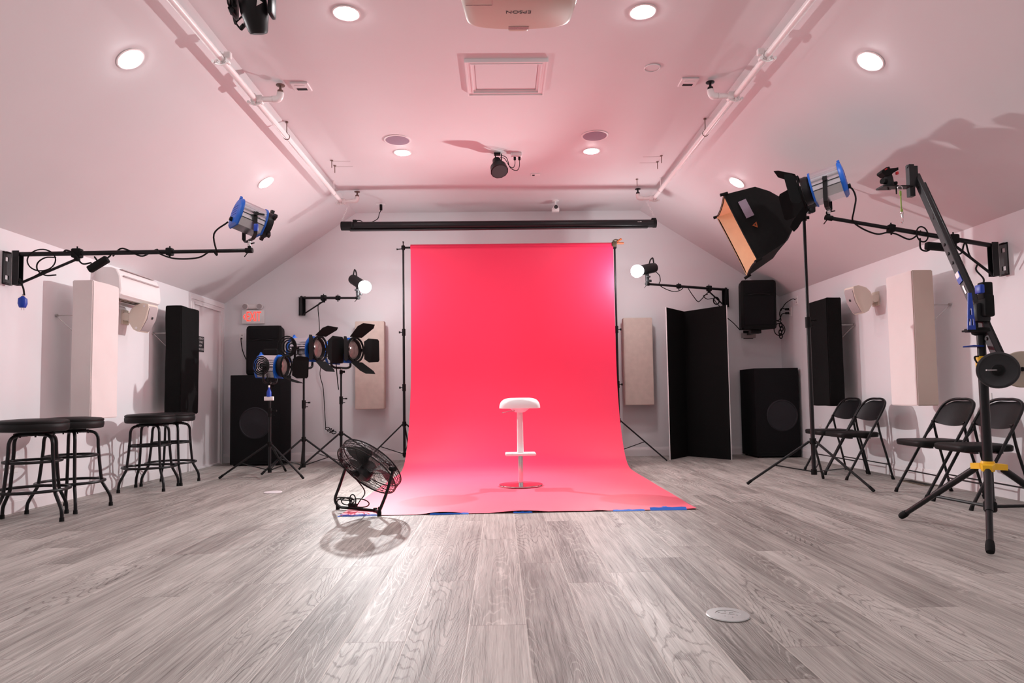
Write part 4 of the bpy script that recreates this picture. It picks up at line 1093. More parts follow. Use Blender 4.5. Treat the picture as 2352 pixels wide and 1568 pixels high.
# ================================================================== EXIT SIGN
ex = atY(584, 728, YB)
o = thing('exit_sign', (ex.x, YB, ex.z), 'lit red exit sign with arrow and two emergency lamps on the back wall', 'exit sign')
MB().rbox((0, -.025, 0), (.305, .05, .195), .006, 2).build('housing', 'white', o)
text('lettering', 'EXIT', .205, 'exitred', o, basis((1, 0, 0), (0, 0, 1), (0, -1, 0), (.010, -.0515, -.004)) @ Matrix.Diagonal((.50, .95, 1, 1)), .001, label='glowing red letters')
MB().prism([V((-.108, -.0512, .045)), V((-.138, -.0512, .0)), V((-.108, -.0512, -.045)), V((-.108, -.0512, -.027)), V((-.124, -.0512, 0)), V((-.108, -.0512, .027))], (0, -.001, 0)).build('arrow', 'exitred', o, smooth=0)
MB().rbox((0, -.03, .145), (.24, .06, .075), .025, 3).build('lamp_bar', 'white', o)
for sx in (-1, 1):
    h = MB().cyl((sx*.095, -.03, .148), (sx*.10, -.085, .140), .043, n=24)
    h.build('lamp_head', 'white', o)
    MB().cyl((sx*.10, -.085, .140), (sx*.1003, -.088, .1396), .036, n=24).build('lamp_lens', 'grille', o)

# ================================================================== LOUDSPEAKERS
def pa_speaker(loc, w_, d_, h_, label, rz=0, tilt=0):
    o = thing('loudspeaker', loc, label, 'speaker', 'black plastic loudspeakers', rz)
    def sec(z, k=1., kx=1.):
        hx, hy = w_/2*kx, d_/2
        pts = [(-hx, -hy*.86), (-hx*.9, -hy), (hx*.9, -hy), (hx, -hy*.86), (hx*.72, hy*.95), (hx*.6, hy), (-hx*.6, hy), (-hx*.72, hy*.95)]
        return [V((x*k, y*k, z)) for x, y in pts]
    R3 = Matrix.Rotation(tilt, 4, 'X')
    MB().sections([sec(0, .92), sec(.015, .98), sec(.04, 1), sec(h_-.05, 1), sec(h_-.018, .975), sec(h_, .90)]).xf(R3).build('cabinet', 'rubber', o, smooth=35)
    MB().rbox((0, -d_/2-.004, h_*.38), (w_*.86, .012, h_*.60), .005, 1).rbox((0, -d_/2-.004, h_*.83), (w_*.80, .010, h_*.20), .02, 2).xf(R3).build('grille', 'carpet', o, smooth=35)
    MB().tube([V((-w_*.3, -d_/2-.010, h_*.70)), V((0, -d_/2-.012, h_*.725)), V((w_*.3, -d_/2-.010, h_*.70))], .004, 6, 5).xf(R3).build('trim_line', 'cone', o)
    MB().cyl((-w_*.32, 0, h_-.005), (-w_*.32, 0, h_+.012), .03, n=14).xf(R3).build('carry_handle', 'rubber', o)
    MB().cyl((w_*.32, 0, h_-.005), (w_*.32, 0, h_+.012), .03, n=14).xf(R3).build('carry_handle', 'rubber', o)
    return o
def subwoofer(loc, w_, d_, h_, label, cx_=0):
    o = thing('subwoofer', loc, label, 'speaker', 'black subwoofer cabinets')
    MB().rbox((0, 0, h_/2+.01), (w_, d_, h_-.02), .006, 2).build('cabinet', 'carpet', o)
    MB().lathe((cx_, -d_/2, h_*.47), [(.21, .0), (.21, .004), (.195, .010), (.19, .004), (.05, .003), (.04, .006), (.001, .007)], (0, -1, 0), 40, caps=False).build('driver', 'cone', o)
    MB().box((0, -d_/2-.001, .07), (w_*.96, .004, .012)).build('seam', 'rubber', o, smooth=0)
    for sx in (-1, 1):
        for sy in (-1, 1): MB().cyl((sx*w_*.42, sy*d_*.42, 0), (sx*w_*.42, sy*d_*.42, .031), .02, n=10).build('rubber_foot', 'rubber', o)
    return o
subwoofer((-3.255, 9.13, 0), .66, .46, 1.20, 'big black subwoofer cabinet on the floor in the left back corner')
spkL = pa_speaker((-3.185, 9.17, 1.203), .475, .36, .665, 'black loudspeaker standing on the left subwoofer')
subwoofer((3.675, 9.09, 0), .59, .54, 1.19, 'big black subwoofer cabinet on the floor in the right back corner', .06)
o = pa_speaker((3.525, 9.10, 1.735), .475, .34, .665, 'black loudspeaker hung on the back wall, above the right subwoofer', -.05, .05)
adopt(spk_cord, spkL); adopt(spk_tangle, o); adopt(spk_short, o)
MB().rbox((0, .02, -.03), (.14, .12, .05), .008).box((0, .2, -.035), (.05, .28, .03)).box((0, .325, -.04), (.14, .012, .12)).build('wall_bracket', 'black', o, smooth=0)
MB().rbox((.0, .3, -.055), (.2, .02, .07), .004).build('mount_plate', 'grille', o, smooth=0)

# ================================================================== FOLDING BLACK BOARD (V flat)
vl, vm, vr = V((2.215, 8.79, 0)), V((2.590, 9.27, 0)), V((2.985, 8.66, 0))
o = thing('folding_board', vm, 'tall black folding foam board standing in a V right of the backdrop', 'reflector board')
def board(a, b):
    d = (b-a); L = d.length; x = d.normalized(); y = V((0, 0, 1)).cross(x); mid = (a+b)/2-vm
    R3 = basis(x, y, (0, 0, 1), (0, 0, 0)).to_3x3()
    MB().box(mid+V((0, 0, 1.01)), (L, .011, 2.018), R3).build('black_panel', 'matte', o, smooth=0)
    e_ = (b if (b-vm).length > (a-vm).length else a)-vm
    MB().box(e_+V((0, 0, 1.01)), (.005, .0125, 2.022), R3).build('foam_core', 'foam', o, smooth=0, label='white foam core edge')
board(vl, vm); board(vm, vr)

# ================================================================== BLACK BAR STOOLS
def bar_stool():
    o = thing('black_bar_stool', (0, 0, 0), '', 'bar stool', 'black round bar stools at the left wall')
    MB().lathe((0, 0, 0), [(.02, .655), (.205, .655), (.222, .662), (.227, .685), (.227, .705), (.222, .713), (.226, .720), (.224, .732), (.205, .742), (.10, .750), (.001, .751)], n=56).build('seat', 'vinyl', o)
    MB().cyl((0, 0, .625), (0, 0, .66), .10, n=24).ring((0, 0, .635), .115, .010, n=28).build('swivel', 'black', o)
    for k in range(4):
        a = PI/4+k*PI/2; c, s = math.cos(a), math.sin(a)
        P = [(.05, .632), (.125, .628), (.165, .612), (.184, .575), (.188, .50), (.200, .36), (.214, .235), (.222, .20), (.262, .125), (.280, .085), (.285, .05), (.286, .012)]
        lg = MB().tube([(r*c, r*s, z) for r, z in P], .0125, 10, 3).build('leg', 'gloss', o)
        MB().cyl((.286*c, .286*s, 0), (.286*c, .286*s, .03), .0165, .015, n=12).build('rubber_foot', 'rubber', lg)
    MB().ring((0, 0, .435), .182, .0105, n=44).build('upper_ring', 'gloss', o)
    MB().ring((0, 0, .225), .238, .0115, n=48).build('foot_ring', 'gloss', o)
    nt = MB()
    for k in range(8):
        a = k*PI/4+.2; nt.cyl((.125*math.cos(a), .125*math.sin(a), .615), (.125*math.cos(a), .125*math.sin(a), .63), .006, n=6)
    nt.build('bolts', 'black', o)
    return o
st = bar_stool()
spots = [((-3.495, 5.06), .50, 'black round bar stool nearest the camera, at the left edge of the photo'),
         ((-3.505, 5.52), -.10, 'black round bar stool with a torn seat edge, second from the camera'),
         ((-3.485, 6.70), .13, 'black round bar stool beside the black panel, third from the camera'),
         ((-3.490, 7.14), .0, 'black round bar stool farthest from the camera, near the door')]
for i, (xy, rz, lab) in enumerate(spots):
    if i == 0: st.location = (*xy, 0); st.rotation_euler.z = rz; st['label'] = lab; cur = st
    else: cur = dup(st, (*xy, 0), rz, lab)
    if i == 1:
        t_ = MB().box((.10, -.2035, .685), (.006, .004, .045), Matrix.Rotation(.1, 3, 'Y')).box((.105, -.2035, .69), (.014, .003, .008)).build('tear', 'gold', cur, label='pale tear in the seat edge')

# ================================================================== FOLDING CHAIRS
def folding_chair():
    """faces -X; origin on the floor under the middle"""
    o = thing('folding_chair', (0, 0, 0), '', 'folding chair', 'black folding chairs at the right wall')
    hw_ = .215
    # long tube: front foot -> back top, over and down to the other front foot
    fx, bx, topz = -.225, .235, .785
    ln = lambda t: (fx+(bx-fx)*t, topz*t)
    pts = []
    for t in (.012, .3, .6, .84): x, z = ln(t); pts.append((x, -hw_, z))
    pts += [(*[ln(.94)[0], -hw_+.02], ln(.94)[1]), (ln(.985)[0], -hw_+.075, ln(.985)[1]), (ln(1.)[0], -hw_+.14, ln(1.)[1]), (ln(1.)[0]+.008, 0, ln(1.)[1])]
    pts = pts+[(x, -y, z) for x, y, z in reversed(pts[:-1])]
    mf = MB().tube(pts, .0115, 10, 5).build('main_frame', 'gloss', o)
    # rear legs
    for s in (-1, 1):
        rl = MB().tube([(.245, s*(hw_-.005), .012), (.19, s*(hw_-.012), .25), (.145, s*(hw_-.016), .43), (.115, s*(hw_-.016), .60)], .0105, 10, 3).build('rear_leg', 'gloss', o)
        for x, y in ((fx+.006, hw_), (.247, hw_-.005)):
            MB().cyl((x, s*y, 0), (x-.012*(1 if x > 0 else -1), s*y, .035), .0155, .0135, n=10).build('rubber_foot', 'rubber', mf if x < 0 else rl)
        MB().cyl((ln(.635)[0], s*(hw_-.012), ln(.635)[1]), (.121, s*(hw_-.016), .565), .0065, n=6).cyl((.115, s*(hw_-.03), .60), (.115, s*hw_, .60), .008, n=8).build('hinge_link', 'gloss', o)
    # seat
    sec = []
    for z, k in ((.410, .955), (.416, .99), (.445, 1.0), (.452, .985), (.458, .94), (.460, .6), (.459, .02)):
        ps = []
        for i in range(40):
            t = 2*PI*i/40; ct, st_ = math.cos(t), math.sin(t); e = .38
            x = .205*abs(ct)**e*(1 if ct > 0 else -1); y = .198*abs(st_)**e*(1 if st_ > 0 else -1)
            if x > 0: y *= .97
            ps.append(V((-.035+x*k, y*k, z)))
        sec.append(ps)
    MB().sections(sec).build('seat', 'vinyl', o, smooth=50)
    MB().box((.02, 0, .405), (.05, .40, .012)).box((-.14, 0, .405), (.03, .38, .014)).build('seat_rail', 'gloss', o, smooth=0)
    # back panel, curved
    g = []
    for i in range(15):
        u = -1+2*i/14; y = u*(hw_-.008)
        topt = .995-.10*max(0, abs(u)-.45)**1.6*2.2; bot = .735+.018*u*u-.02*(1-u*u)*(-.2)
        bow = .030*(1-u*u)
        row = []
        for k in range(7):
            t = bot+(topt-bot)*k/6; x, z = ln(t); row.append(V((x+bow*.9, y, z-bow*.45)))
        g.append(row)
    th = V((.004, 0, -.002)); secs = [r+[q+th for q in reversed(r)] for r in g]
    MB().sections(secs).build('back_panel', 'gloss', o, smooth=60)
    # cross bars
    x, z = ln(.235); MB().cyl((x, -hw_, z), (x, hw_, z), .006, n=8).build('front_crossbar', 'gloss', o)
    MB().cyl((.215, -hw_+.01, .145), (.215, hw_-.01, .145), .006, n=8).build('rear_crossbar', 'gloss', o)
    return o
ch = folding_chair()
cspots = [((3.575, 7.165), 0.02, 'black folding chair farthest from the camera, half behind the tall softbox stand'),
          ((3.570, 6.70), 0.0, 'black folding chair in the far pair, the one nearer the camera'),
          ((3.575, 5.47), -.04, 'black folding chair in the near pair, left of the camera jib post'),
          ((3.565, 4.96), -.02, 'black folding chair nearest the camera, behind the camera jib post')]
for i, (xy, rz, lab) in enumerate(cspots):
    if i == 0: ch.location = (*xy, 0); ch.rotation_euler.z = rz; ch['label'] = lab
    else: dup(ch, (*xy, 0), rz, lab)

# ================================================================== FLOOR FITTINGS
p = atZ(1672, 1413, 0)
o = thing('floor_outlet', (p.x, p.y, 0), 'round grey floor outlet cover in the right foreground', 'floor outlet', 'round floor outlets')
MB().lathe((0, 0, 0), [(.080, 0), (.083, .003), (.080, .006), (.048, .0065), (.0475, .0045), (.001, .005)], n=56).build('cover', 'plate', o)
dt = MB()
for x, y in ((.0, .034), (-.030, .022), (-.026, .024), (.031, -.012), (.006, -.034), (-.018, -.02), (.0, -.005), (.01, .012)): dt.cyl((x, y, .0045), (x, y, .0060), .0024, n=8)
for x, y, ww, hh in ((-.014, .012, .022, .003), (.014, -.002, .02, .003), (.018, .018, .016, .003)): dt.box((x, y, .0052), (ww, hh, .001))
dt.build('screws', 'steel', o)
p = atZ(627, 1131, 0)
o = thing('floor_outlet', (p.x, p.y, 0), 'round tan floor outlet cover on the wood floor left of the fan', 'floor outlet', 'round floor outlets')
MB().lathe((0, 0, 0), [(.080, 0), (.083, .004), (.080, .008), (.048, .0085), (.001, .008)], n=48).build('cover', 'door', o)
o = thing('floor_register', (3.87, 6.19, 0), 'brown metal floor vent by the right wall, between the two pairs of chairs', 'floor vent')
MB().box((0, 0, .003), (.12, .40, .006)).build('frame', 'brass', o, smooth=0)
sl = MB()
for k in range(14): sl.box((0, -.17+.026*k, .0068), (.085, .008, .002))
sl.build('slats', 'dark', o, smooth=0)

# ================================================================== SOFTBOX ON TALL STAND
cS = (2.885, 6.16)
topS = atY(1839, 495, 6.16).z
pt = atY(1838, 490, 6.16)
light_stand((cS[0], cS[1], 0), [fz(1716, 1113), fz(2008, 1130), (3.19, 6.62)], .415, topS, 'tall black stand right of the backdrop carrying the softbox', .019, low=.10)
o = thing('softbox', (cS[0]-.02, cS[1], topS+.01), 'black softbox with a gold lining tilted down on the tall stand', 'softbox', None)
cB_ = atY(1694, 543, 6.02)-V((cS[0]-.02, cS[1], topS+.01))       # centre of the opening
w0 = ray(1694, 543).normalized(); r0 = w0.cross(V((0, 0, 1))).normalized(); p0_ = r0.cross(w0)
u = (r0*.40-p0_*.90-w0*.19).normalized(); v = (-r0*.12-p0_*.27+w0*.95).normalized(); v = (v-u*v.dot(u)).normalized()
d = u.cross(v)
if d.dot(r0) > 0: d = -d
Ld = .50
apex = cB_-d*Ld
def sq(t, a_, b_, r_=0., n=10):
    c = apex+d*t; pts = []
    cor = [(1, 1), (-1, 1), (-1, -1), (1, -1)]
    for k in range(4):
        x0, y0 = cor[k]; x1, y1 = cor[(k+1) % 4]
        for i in range(n):
            f = i/n; x, y = x0+(x1-x0)*f, y0+(y1-y0)*f
            dn = math.hypot(x, y); rr = 1-r_*(dn-1)/dn if r_ else 1
            inw = 1-.05*(1-(2*f-1)**2)*(1-r_)
            pts.append(c+u*a_*x*rr*inw+v*b_*y*rr*inw)
    return pts
hs = .325
sh = [sq(.0, .10, .10, .9), sq(.05, .165, .165, .7), sq(.13, .235, .235, .4), sq(.24, .29, .29, .1), sq(Ld, hs, hs, 0), sq(Ld+.02, hs, hs, 0)]
MB().sections(sh, caps=False).build('outer_shell', 'cloth', o, smooth=35)
MB().sections([[p_+(apex+d*(k_)-p_)*.02 for p_ in q] for q, k_ in zip(sh, (.01, .05, .13, .24, Ld, Ld+.012))], caps=False).build('lining', 'gold', o, smooth=35, label='crinkled gold lining')
MB().tube(sq(Ld+.012, hs, hs, 0), .009, 6, closed=True).build('rim', 'cloth', o)
for x, y in ((1, 1), (-1, 1), (-1, -1), (1, -1)):
    c = apex+d*(Ld+.01)+u*hs*x+v*hs*y
    MB().cyl(c-d*.03, c+d*.035+(u*x+v*y)*.01, .014, n=8).build('rod_pocket', 'cloth', o)
lb = apex+d*(Ld*.62)
# label patch and triangular mark on the panel facing the camera
fn = -v if (-v).dot(_fwd) < 0 else v
sgn = -1 if fn.dot(v) < 0 else 1
a1 = apex+d*(Ld-.0)+v*hs*sgn; a0_ = apex+d*.24+v*.29*sgn
sdir = (a1-a0_).normalized(); nn = u.cross(sdir).normalized()
if nn.dot(_fwd) > 0: nn = -nn
pc = a0_.lerp(a1, .62)-u*.13-v*sgn*.0+nn*.004
def patch(c, w1, w2, m_, nm, lab, mb=None):
    P = [c-sdir*w1-u*w2, c+sdir*w1-u*w2, c+sdir*w1+u*w2, c-sdir*w1+u*w2]
    MB().prism(P, nn*.003).build(nm, m_, o, smooth=0, label=lab)
patch(pc, .036, .082, 'dirt', 'care_label', 'grey rectangular care label')
tc_ = a0_.lerp(a1, .60)+u*.035+nn*.004
def tri_(c, s_): return [c-sdir*s_*.5-u*s_*.5, c+sdir*s_*.6-u*s_*.1, c-sdir*s_*.2+u*s_*.75]
MB().prism(tri_(tc_, .042), nn*.003).build('logo', 'orange', o, smooth=0, label='small orange triangle mark')
MB().prism(tri_(tc_+nn*.0012, .020), nn*.003).build('logo', 'ink', o, smooth=0)
MB().cyl(apex-d*.015, apex+d*.01, .092, n=28).build('speed_ring', 'steel', o)
MB().cyl(apex-d*.015, apex-d*.11, .075, .066, n=24).cyl(apex-d*.11, apex-d*.30, .062, n=24).rbox(apex-d*.2+V((0, 0, -.07)), (.06, .06, .06), .01).build('lamp_housing', 'black', o)
hp = apex-d*.14
MB().tube([hp+V((0, 0, -.05)), V((.02, -.0, .05)), V((0.02, 0, .0)), V((0.02, 0, -.03))], .018, 10, 3).rbox(V((.015, 0, .02)), (.05, .05, .07), .012).cyl(V((.015, 0, .03)), V((.07, -.03, .0)), .007, n=6).build('tilt_mount', 'black', o)
MB().tube([V((.02, -.03, .02)), V((.06, -.04, .12)), V((.10, -.04, .20))], .009, 8, 3).build('umbrella_rod', 'chrome', o)

# ================================================================== FAN
fc = V((-.985, 5.0, .356)); fn_ = V((.47, .56, .68)).normalized()
pa_ = V((fn_.y, -fn_.x, 0)).normalized()
RF = .252
o = thing('floor_fan', (fc.x, fc.y, 0), 'round black wire drum fan tilted back at the left corner of the paper', 'fan')
lc = V((0, 0, fc.z))
F = basis(fn_, pa_, fn_.cross(pa_), lc)          # local x = axis (blows along +x)
def cage(x0, dome, name):
    mb = MB()
    for k in range(1, 16):
        r = RF*(.25+.75*k/15.5); x = x0+dome*(1-(r/RF)**3)
        mb.ring((x, 0, 0), r, .0012, (1, 0, 0), 48, 4)
    for k in range(20):
        t = 2*PI*k/20; a = V((0, math.cos(t), math.sin(t)))
        mb.tube([V((x0+dome*(1-(r/RF)**3), 0, 0))+a*r for r in (RF*.2, RF*.45, RF*.7, RF*.88, RF)], .0013 if k % 4 else .0028, 4, 2)
    mb.xf(F).build(name, 'black', o)
cage(.034, .024, 'front_grille'); cage(-.034, -.024, 'rear_grille')
rim = MB()
for x, r_ in ((-.036, .005), (0, .0026), (.036, .005), (-.018, .002), (.018, .002)): rim.ring((x, 0, 0), RF+.002, r_, (1, 0, 0), 64, 6)
for k in range(40):
    t = 2*PI*k/40; a = V((0, math.cos(t), math.sin(t)))*(RF+.002); rim.cyl(a+V((-.036, 0, 0)), a+V((.036, 0, 0)), .0014, n=4)
rim.xf(F).build('drum_rim', 'black', o)
for k in range(3):
    t0 = 2*PI*k/3+.5; g = []
    for j in range(7):
        r = .045+(.225-.045)*j/6; row = []
        wdt = .42+.55*math.sin(j/6*PI*.8)
        for i in range(9):
            t = t0+(i/8-.5)*wdt*1.35+.25*j/6; row.append(V((.022*(i/8-.5)*2.1*(1-.3*j/6), r*math.cos(t), r*math.sin(t))))
        g.append(row)
    secs = [r_+[q+V((.002, 0, 0)) for q in reversed(r_)] for r_ in g]
    MB().sections(secs).xf(F).build('blade', 'grey', o, smooth=60)
MB().cyl((-.02, 0, 0), (.025, 0, 0), .048, n=24).xf(F).build('hub', 'black', o)
MB().lathe((0, 0, 0), [(.03, -.02), (.055, -.022), (.058, -.04), (.058, -.08), (.048, -.10), (.02, -.104)], (1, 0, 0), 24).xf(F).build('motor', 'black', o)
MB().rbox((-.105, -.02, -.045), (.03, .05, .05), .008).xf(F).build('switch_box', 'rubber', o)
MB().cyl((-.120, -.02, -.045), (-.130, -.02, -.045), .012, n=12).xf(F).build('speed_knob', 'grey', o)
MB().cyl((.058, 0, 0), (.063, 0, 0), .05, n=24).xf(F).build('badge', 'steel', o)
pR = lc+pa_*(RF+.018); pL_ = lc-pa_*(RF+.018)
off = V((fc.x, fc.y, 0))
gR = V((-.905, 4.965, .014))-off; gL = V((-1.300, 5.30, .014))-off; bRr = V((-.965, 5.13, .014))-off
MB().tube([pL_, pL_.lerp(gL+V((-.01, 0, .07)), .33), pL_.lerp(gL+V((-.01, 0, .07)), .66), gL+V((-.010, .0, .075)), gL+V((.0, .0, .028)), gL+(bRr-gL)*.10+V((0, 0, .008)), gL+(bRr-gL)*.18+V((0, 0, .004)), gL+(bRr-gL)*.5+V((0, 0, .004)), bRr], .0115, 10, 4).build('floor_stand', 'gloss', o)
MB().tube([pR, pR.lerp(gR, .5)+V((.005, 0, 0)), gR+V((0, 0, .02))], .0115, 10, 4).tube([gR+V((0, 0, .045)), gR+V((-.01, .06, .01)), bRr], .0115, 8, 3).build('floor_stand', 'gloss', o)
for q_ in (gR, gL+V((.01, 0, 0)), bRr): MB().cyl(q_+V((0, 0, -.014)), q_+V((0, 0, .02)), .016, n=10).build('rubber_foot', 'rubber', o)
for q_, s_ in ((pR, 1), (pL_, -1)): MB().cyl(q_-pa_*s_*.03, q_+pa_*s_*.018, .017, n=12).build('pivot_knob', 'rubber', o)
cc = gL.lerp(bRr, .42)
cd = MB().tube([F @ V((-.12, .02, -.06)), F @ V((-.15, .02, -.12)), cc+V((.10, -.03, .14)), cc+V((.06, -.03, .06)), cc+V((.04, -.02, .03))], .0045, 6, 6)
bd = (bRr-gL).normalized()
for i, (ox, w1, h1, tw) in enumerate(((-.07, .075, .05, .3), (.08, .09, .045, -.3), (-.03, .06, .03, 1.2), (.02, .03, .06, .0), (-.06, .08, .02, -.9))):
    cd.tube([cc+bd*(ox+w1*math.cos(t))+V((0, -.03-.012*i+.04*math.sin(tw)*math.sin(t), .045+h1*math.sin(t)*.75+(.01*i))) for t in [j*PI/6 for j in range(12)]], .0045, 6, 2, closed=True)
cd.cyl(cc+bd*-.02+V((0, -.04, .035)), cc+bd*.05+V((0, -.05, .035)), .016, n=8)
cd.build('power_cord', 'rubber', o)

# ================================================================== CAMERA JIB ON TRIPOD
cJ = V((2.80, 3.82, 0)); RJ = .566
o = thing('jib_tripod', cJ, 'thick black tripod with yellow collars in the right foreground', 'tripod')
fJ = [V(fz(2275, 1277)+(0,)), V(fz(2070, 1193)+(0,)), V((3.37, 3.76, 0))]
hubJ = atY(2266, 1070, 3.82).z; topJ = atY(2245, 762, 3.82).z
midJ = atY(2250, 832, 3.82).z
MB().cyl((0, 0, .16), (0, 0, midJ), .0245, n=20).build('lower_pole', 'black', o)
MB().cyl((0, 0, midJ), (0, 0, topJ), .0225, n=20).build('upper_pole', 'black', o)
yc = MB().lathe((0, 0, hubJ), [(.032, -.03), (.036, -.012), (.036, .018), (.033, .028)], n=24)
for f in fJ:
    uu = (f-cJ).normalized(); tt = V((-uu.y, uu.x, 0))
    yc.prism([uu*.02+tt*.036+V((0, 0, hubJ-.018)), uu*.095+tt*.022+V((0, 0, hubJ-.024)), uu*.095-tt*.022+V((0, 0, hubJ-.024)), uu*.02-tt*.036+V((0, 0, hubJ-.018))], (0, 0, .034))
yc.build('leg_collar', 'yellow', o, label='yellow leg collar')
MB().lathe((0, 0, midJ), [(.028, -.035), (.0335, -.03), (.0335, .03), (.028, .035)], n=24).build('height_collar', 'yellow', o, label='yellow height collar')
MB().tube([(-.035, -.02, midJ+.035), (-.058, -.02, midJ+.03), (-.055, -.03, midJ+.0), (-.02, -.04, midJ-.04)], .005, 6, 3).tube([(-.02, -.035, midJ-.043), (-.06, -.045, midJ-.046)], .008, 8).build('lock_lever', 'rubber', o)
for f in fJ:
    fo = f-cJ; uu = fo.normalized(); h = uu*.082+V((0, 0, hubJ-.02)); ft = fo+V((0, 0, .022))
    MB().cyl(h, h.lerp(ft, .52), .0195, n=14).build('upper_leg', 'black', o)
    lg = MB().cyl(h.lerp(ft, .48), ft, .0165, n=14).build('lower_leg', 'gloss', o)
    MB().lathe(ft, [(.008, -.006), (.019, -.002), (.022, .012), (.022, .04), (.0185, .065)], (h-ft).normalized(), 16).build('rubber_foot', 'rubber', lg)
    MB().cyl(uu*.03+V((0, 0, .19)), h.lerp(ft, .50)+V((0, 0, -.015)), .0095, n=8).build('spreader', 'black', o)
MB().lathe((0, 0, .19), [(.028, -.03), (.034, -.02), (.034, .02), (.028, .03)], n=16).build('spreader_hub', 'rubber', o)

PX_ = atY(2250, 722, 3.82)                       # tilt pivot of the arm
tip = atY(2104, 404, 4.45); 
dA = (PX_-tip).normalized(); low = atY(2296, 828, 3.70)
o = thing('camera_jib', cJ+V((0, 0, topJ)), 'long black camera jib arm with counterweights leaning on the foreground tripod', 'camera jib')
O_ = cJ+V((0, 0, topJ))
tipl, pvl, lowl = tip-O_, PX_-O_, low-O_
dl = (lowl-tipl).normalized(); nx = V((0, 0, 1)).cross(dl).normalized(); ny = dl.cross(nx)
R3 = basis(dl, nx, ny, (0, 0, 0)).to_3x3()
Lj = (lowl-tipl).length
MB().rbox((tipl+lowl)/2, (Lj, .032, .052), .004, 1, R3).build('boom', 'grey', o)
MB().rbox(tipl.lerp(lowl, .52)+nx*.024, (Lj*.93, .016, .044), .004, 1, R3).build('parallel_rod', 'black', o)
for t in (.07, .42, .47, .52, .72, .90): MB().cyl(tipl.lerp(lowl, t)-nx*.022, tipl.lerp(lowl, t)-nx*.016, .010, n=10).build('bolt', 'black', o)
# head bracket at the tip
tb_ = atY(2091, 412, 4.43)-O_
MB().box(tb_+V((0, 0, -.01)), (.035, .04, .22)).box(tb_+V((.03, 0, .02)), (.03, .03, .14)).cyl(tb_+V((-.022, 0, .09)), tb_+V((-.012, 0, .09)), .012, n=10).build('head_bracket', 'grey', o, smooth=0)
hp0, hp1 = atY(2092, 429, 4.42)-O_, atY(2020, 431, 4.42)-O_
MB().box((hp0+hp1)/2, ((hp0-hp1).length, .07, .008)).box(hp1+V((.05, 0, -.0)), (.10, .09, .009)).cyl(hp1+V((.115, 0, -.045)), hp1+V((.115, 0, 0)), .005, n=8).cyl(hp1+V((.06, 0, -.016)), hp1+V((.06, 0, 0)), .006, n=8).build('head_plate', 'black', o, smooth=0)
bh = hp1+V((.065, 0, .004))
MB().lathe(bh, [(.030, 0), (.033, .01), (.028, .06), (.022, .085)], n=20).build('ball_head', 'black', o)
MB().cyl(bh+V((-.03, -.01, .035)), bh+V((-.055, -.02, .035)), .02, n=14).build('pan_knob', 'rubber', o)
MB().cyl(bh+V((.03, 0, .025)), bh+V((.055, 0, .027)), .012, n=10).build('tension_knob', 'rubber', o)
Rq = Matrix.Rotation(-.12, 3, 'Y')
MB().prism([bh+V((-0.059, -.025, 0.091)), bh+V((-0.034, -.025, 0.072)), bh+V((0.000, -.025, 0.072)), bh+V((0.022, -.025, 0.091)), bh+V((0.056, -.025, 0.110)), bh+V((0.056, -.025, 0.128)), bh+V((0.037, -.025, 0.124)), bh+V((0.000, -.025, 0.121)), bh+V((-0.006, -.025, 0.134)), bh+V((-0.028, -.025, 0.128)), bh+V((-0.059, -.025, 0.104))], (0, .06, 0)).build('quick_release', 'rubber', o, smooth=0)
MB().rbox(bh+V((.045, -.025, .087)), (.014, .02, .02), .004).build('release_lever', 'red', o, label='red release lever')
MB().box(bh+V((-.030, -.027, .115)), (.018, .004, .008), Matrix.Rotation(-.5, 3, 'Y')).build('release_mark', 'red', o, smooth=0)
# tilt head of the jib over the post
MB().lathe((0, 0, 0), [(.03, -.02), (.045, -.012), (.048, 0), (.048, .018), (.04, .024)], n=28).rbox((-.03, 0, .01), (.10, .06, .022), .006).build('pan_base', 'rubber', o)
pp_ = MB(); 
for sg in (-1, 1): pp_.rbox(pvl.lerp(V((0, 0, .02)), .45)+nx*sg*.034, (.05, .006, (pvl.z-.0)*1.25), .004, 1)
pp_.rbox(pvl+V((.0, 0, .01)), (.085, .075, .11), .012).build('pivot_yoke', 'black', o)
MB().rbox(atY(2263, 668, 3.78)-O_, (.06, .05, .10), .008).rbox(atY(2266, 702, 3.78)-O_, (.06, .06, .13), .012).build('control_box', 'rubber', o)
# blue parts
MB().rbox(atY(2250, 664, 3.75)-O_, (.026, .05, .05), .006).build('plug', 'navy', o, label='blue connector on the control box')
bpz = atY(2231, 730, 3.74)-O_
mb = MB()
W1, W0, Hb = .024, .010, .125
zt = atY(2231, 672, 3.74).z-O_.z; zb = atY(2229, 757, 3.74).z-O_.z; bx = bpz.x; by = bpz.y
ws = lambda z: W0+(W1-W0)*(zt-z)/(zt-zb)
def strip(z0, z1, xa, xb): mb.prism([V((bx+xa*ws(z0), by, z0)), V((bx+xb*ws(z0), by, z0)), V((bx+xb*ws(z1), by, z1)), V((bx+xa*ws(z1), by, z1))], (0, .006, 0))
zs = [zt, zt-.10*(zt-zb), zt-.42*(zt-zb), zt-.60*(zt-zb), zt-.70*(zt-zb), zt-.88*(zt-zb), zb]
strip(zt, zs[2], -1, 1); strip(zs[3], zs[4], -1, 1); strip(zs[5], zb, -1, 1)
strip(zs[2], zs[3], -1, -.3); strip(zs[2], zs[3], .3, 1); strip(zs[4], zs[5], -1, -.6); strip(zs[4], zs[5], -.15, .15); strip(zs[4], zs[5], .6, 1)
mb.build('slotted_blade', 'navy', o, smooth=0, label='blue slotted plate')
MB().box(V((bx+.03, by+.01, zb-.006)), (.13, .05, .010)).build('blade_base', 'rubber', o, smooth=0)
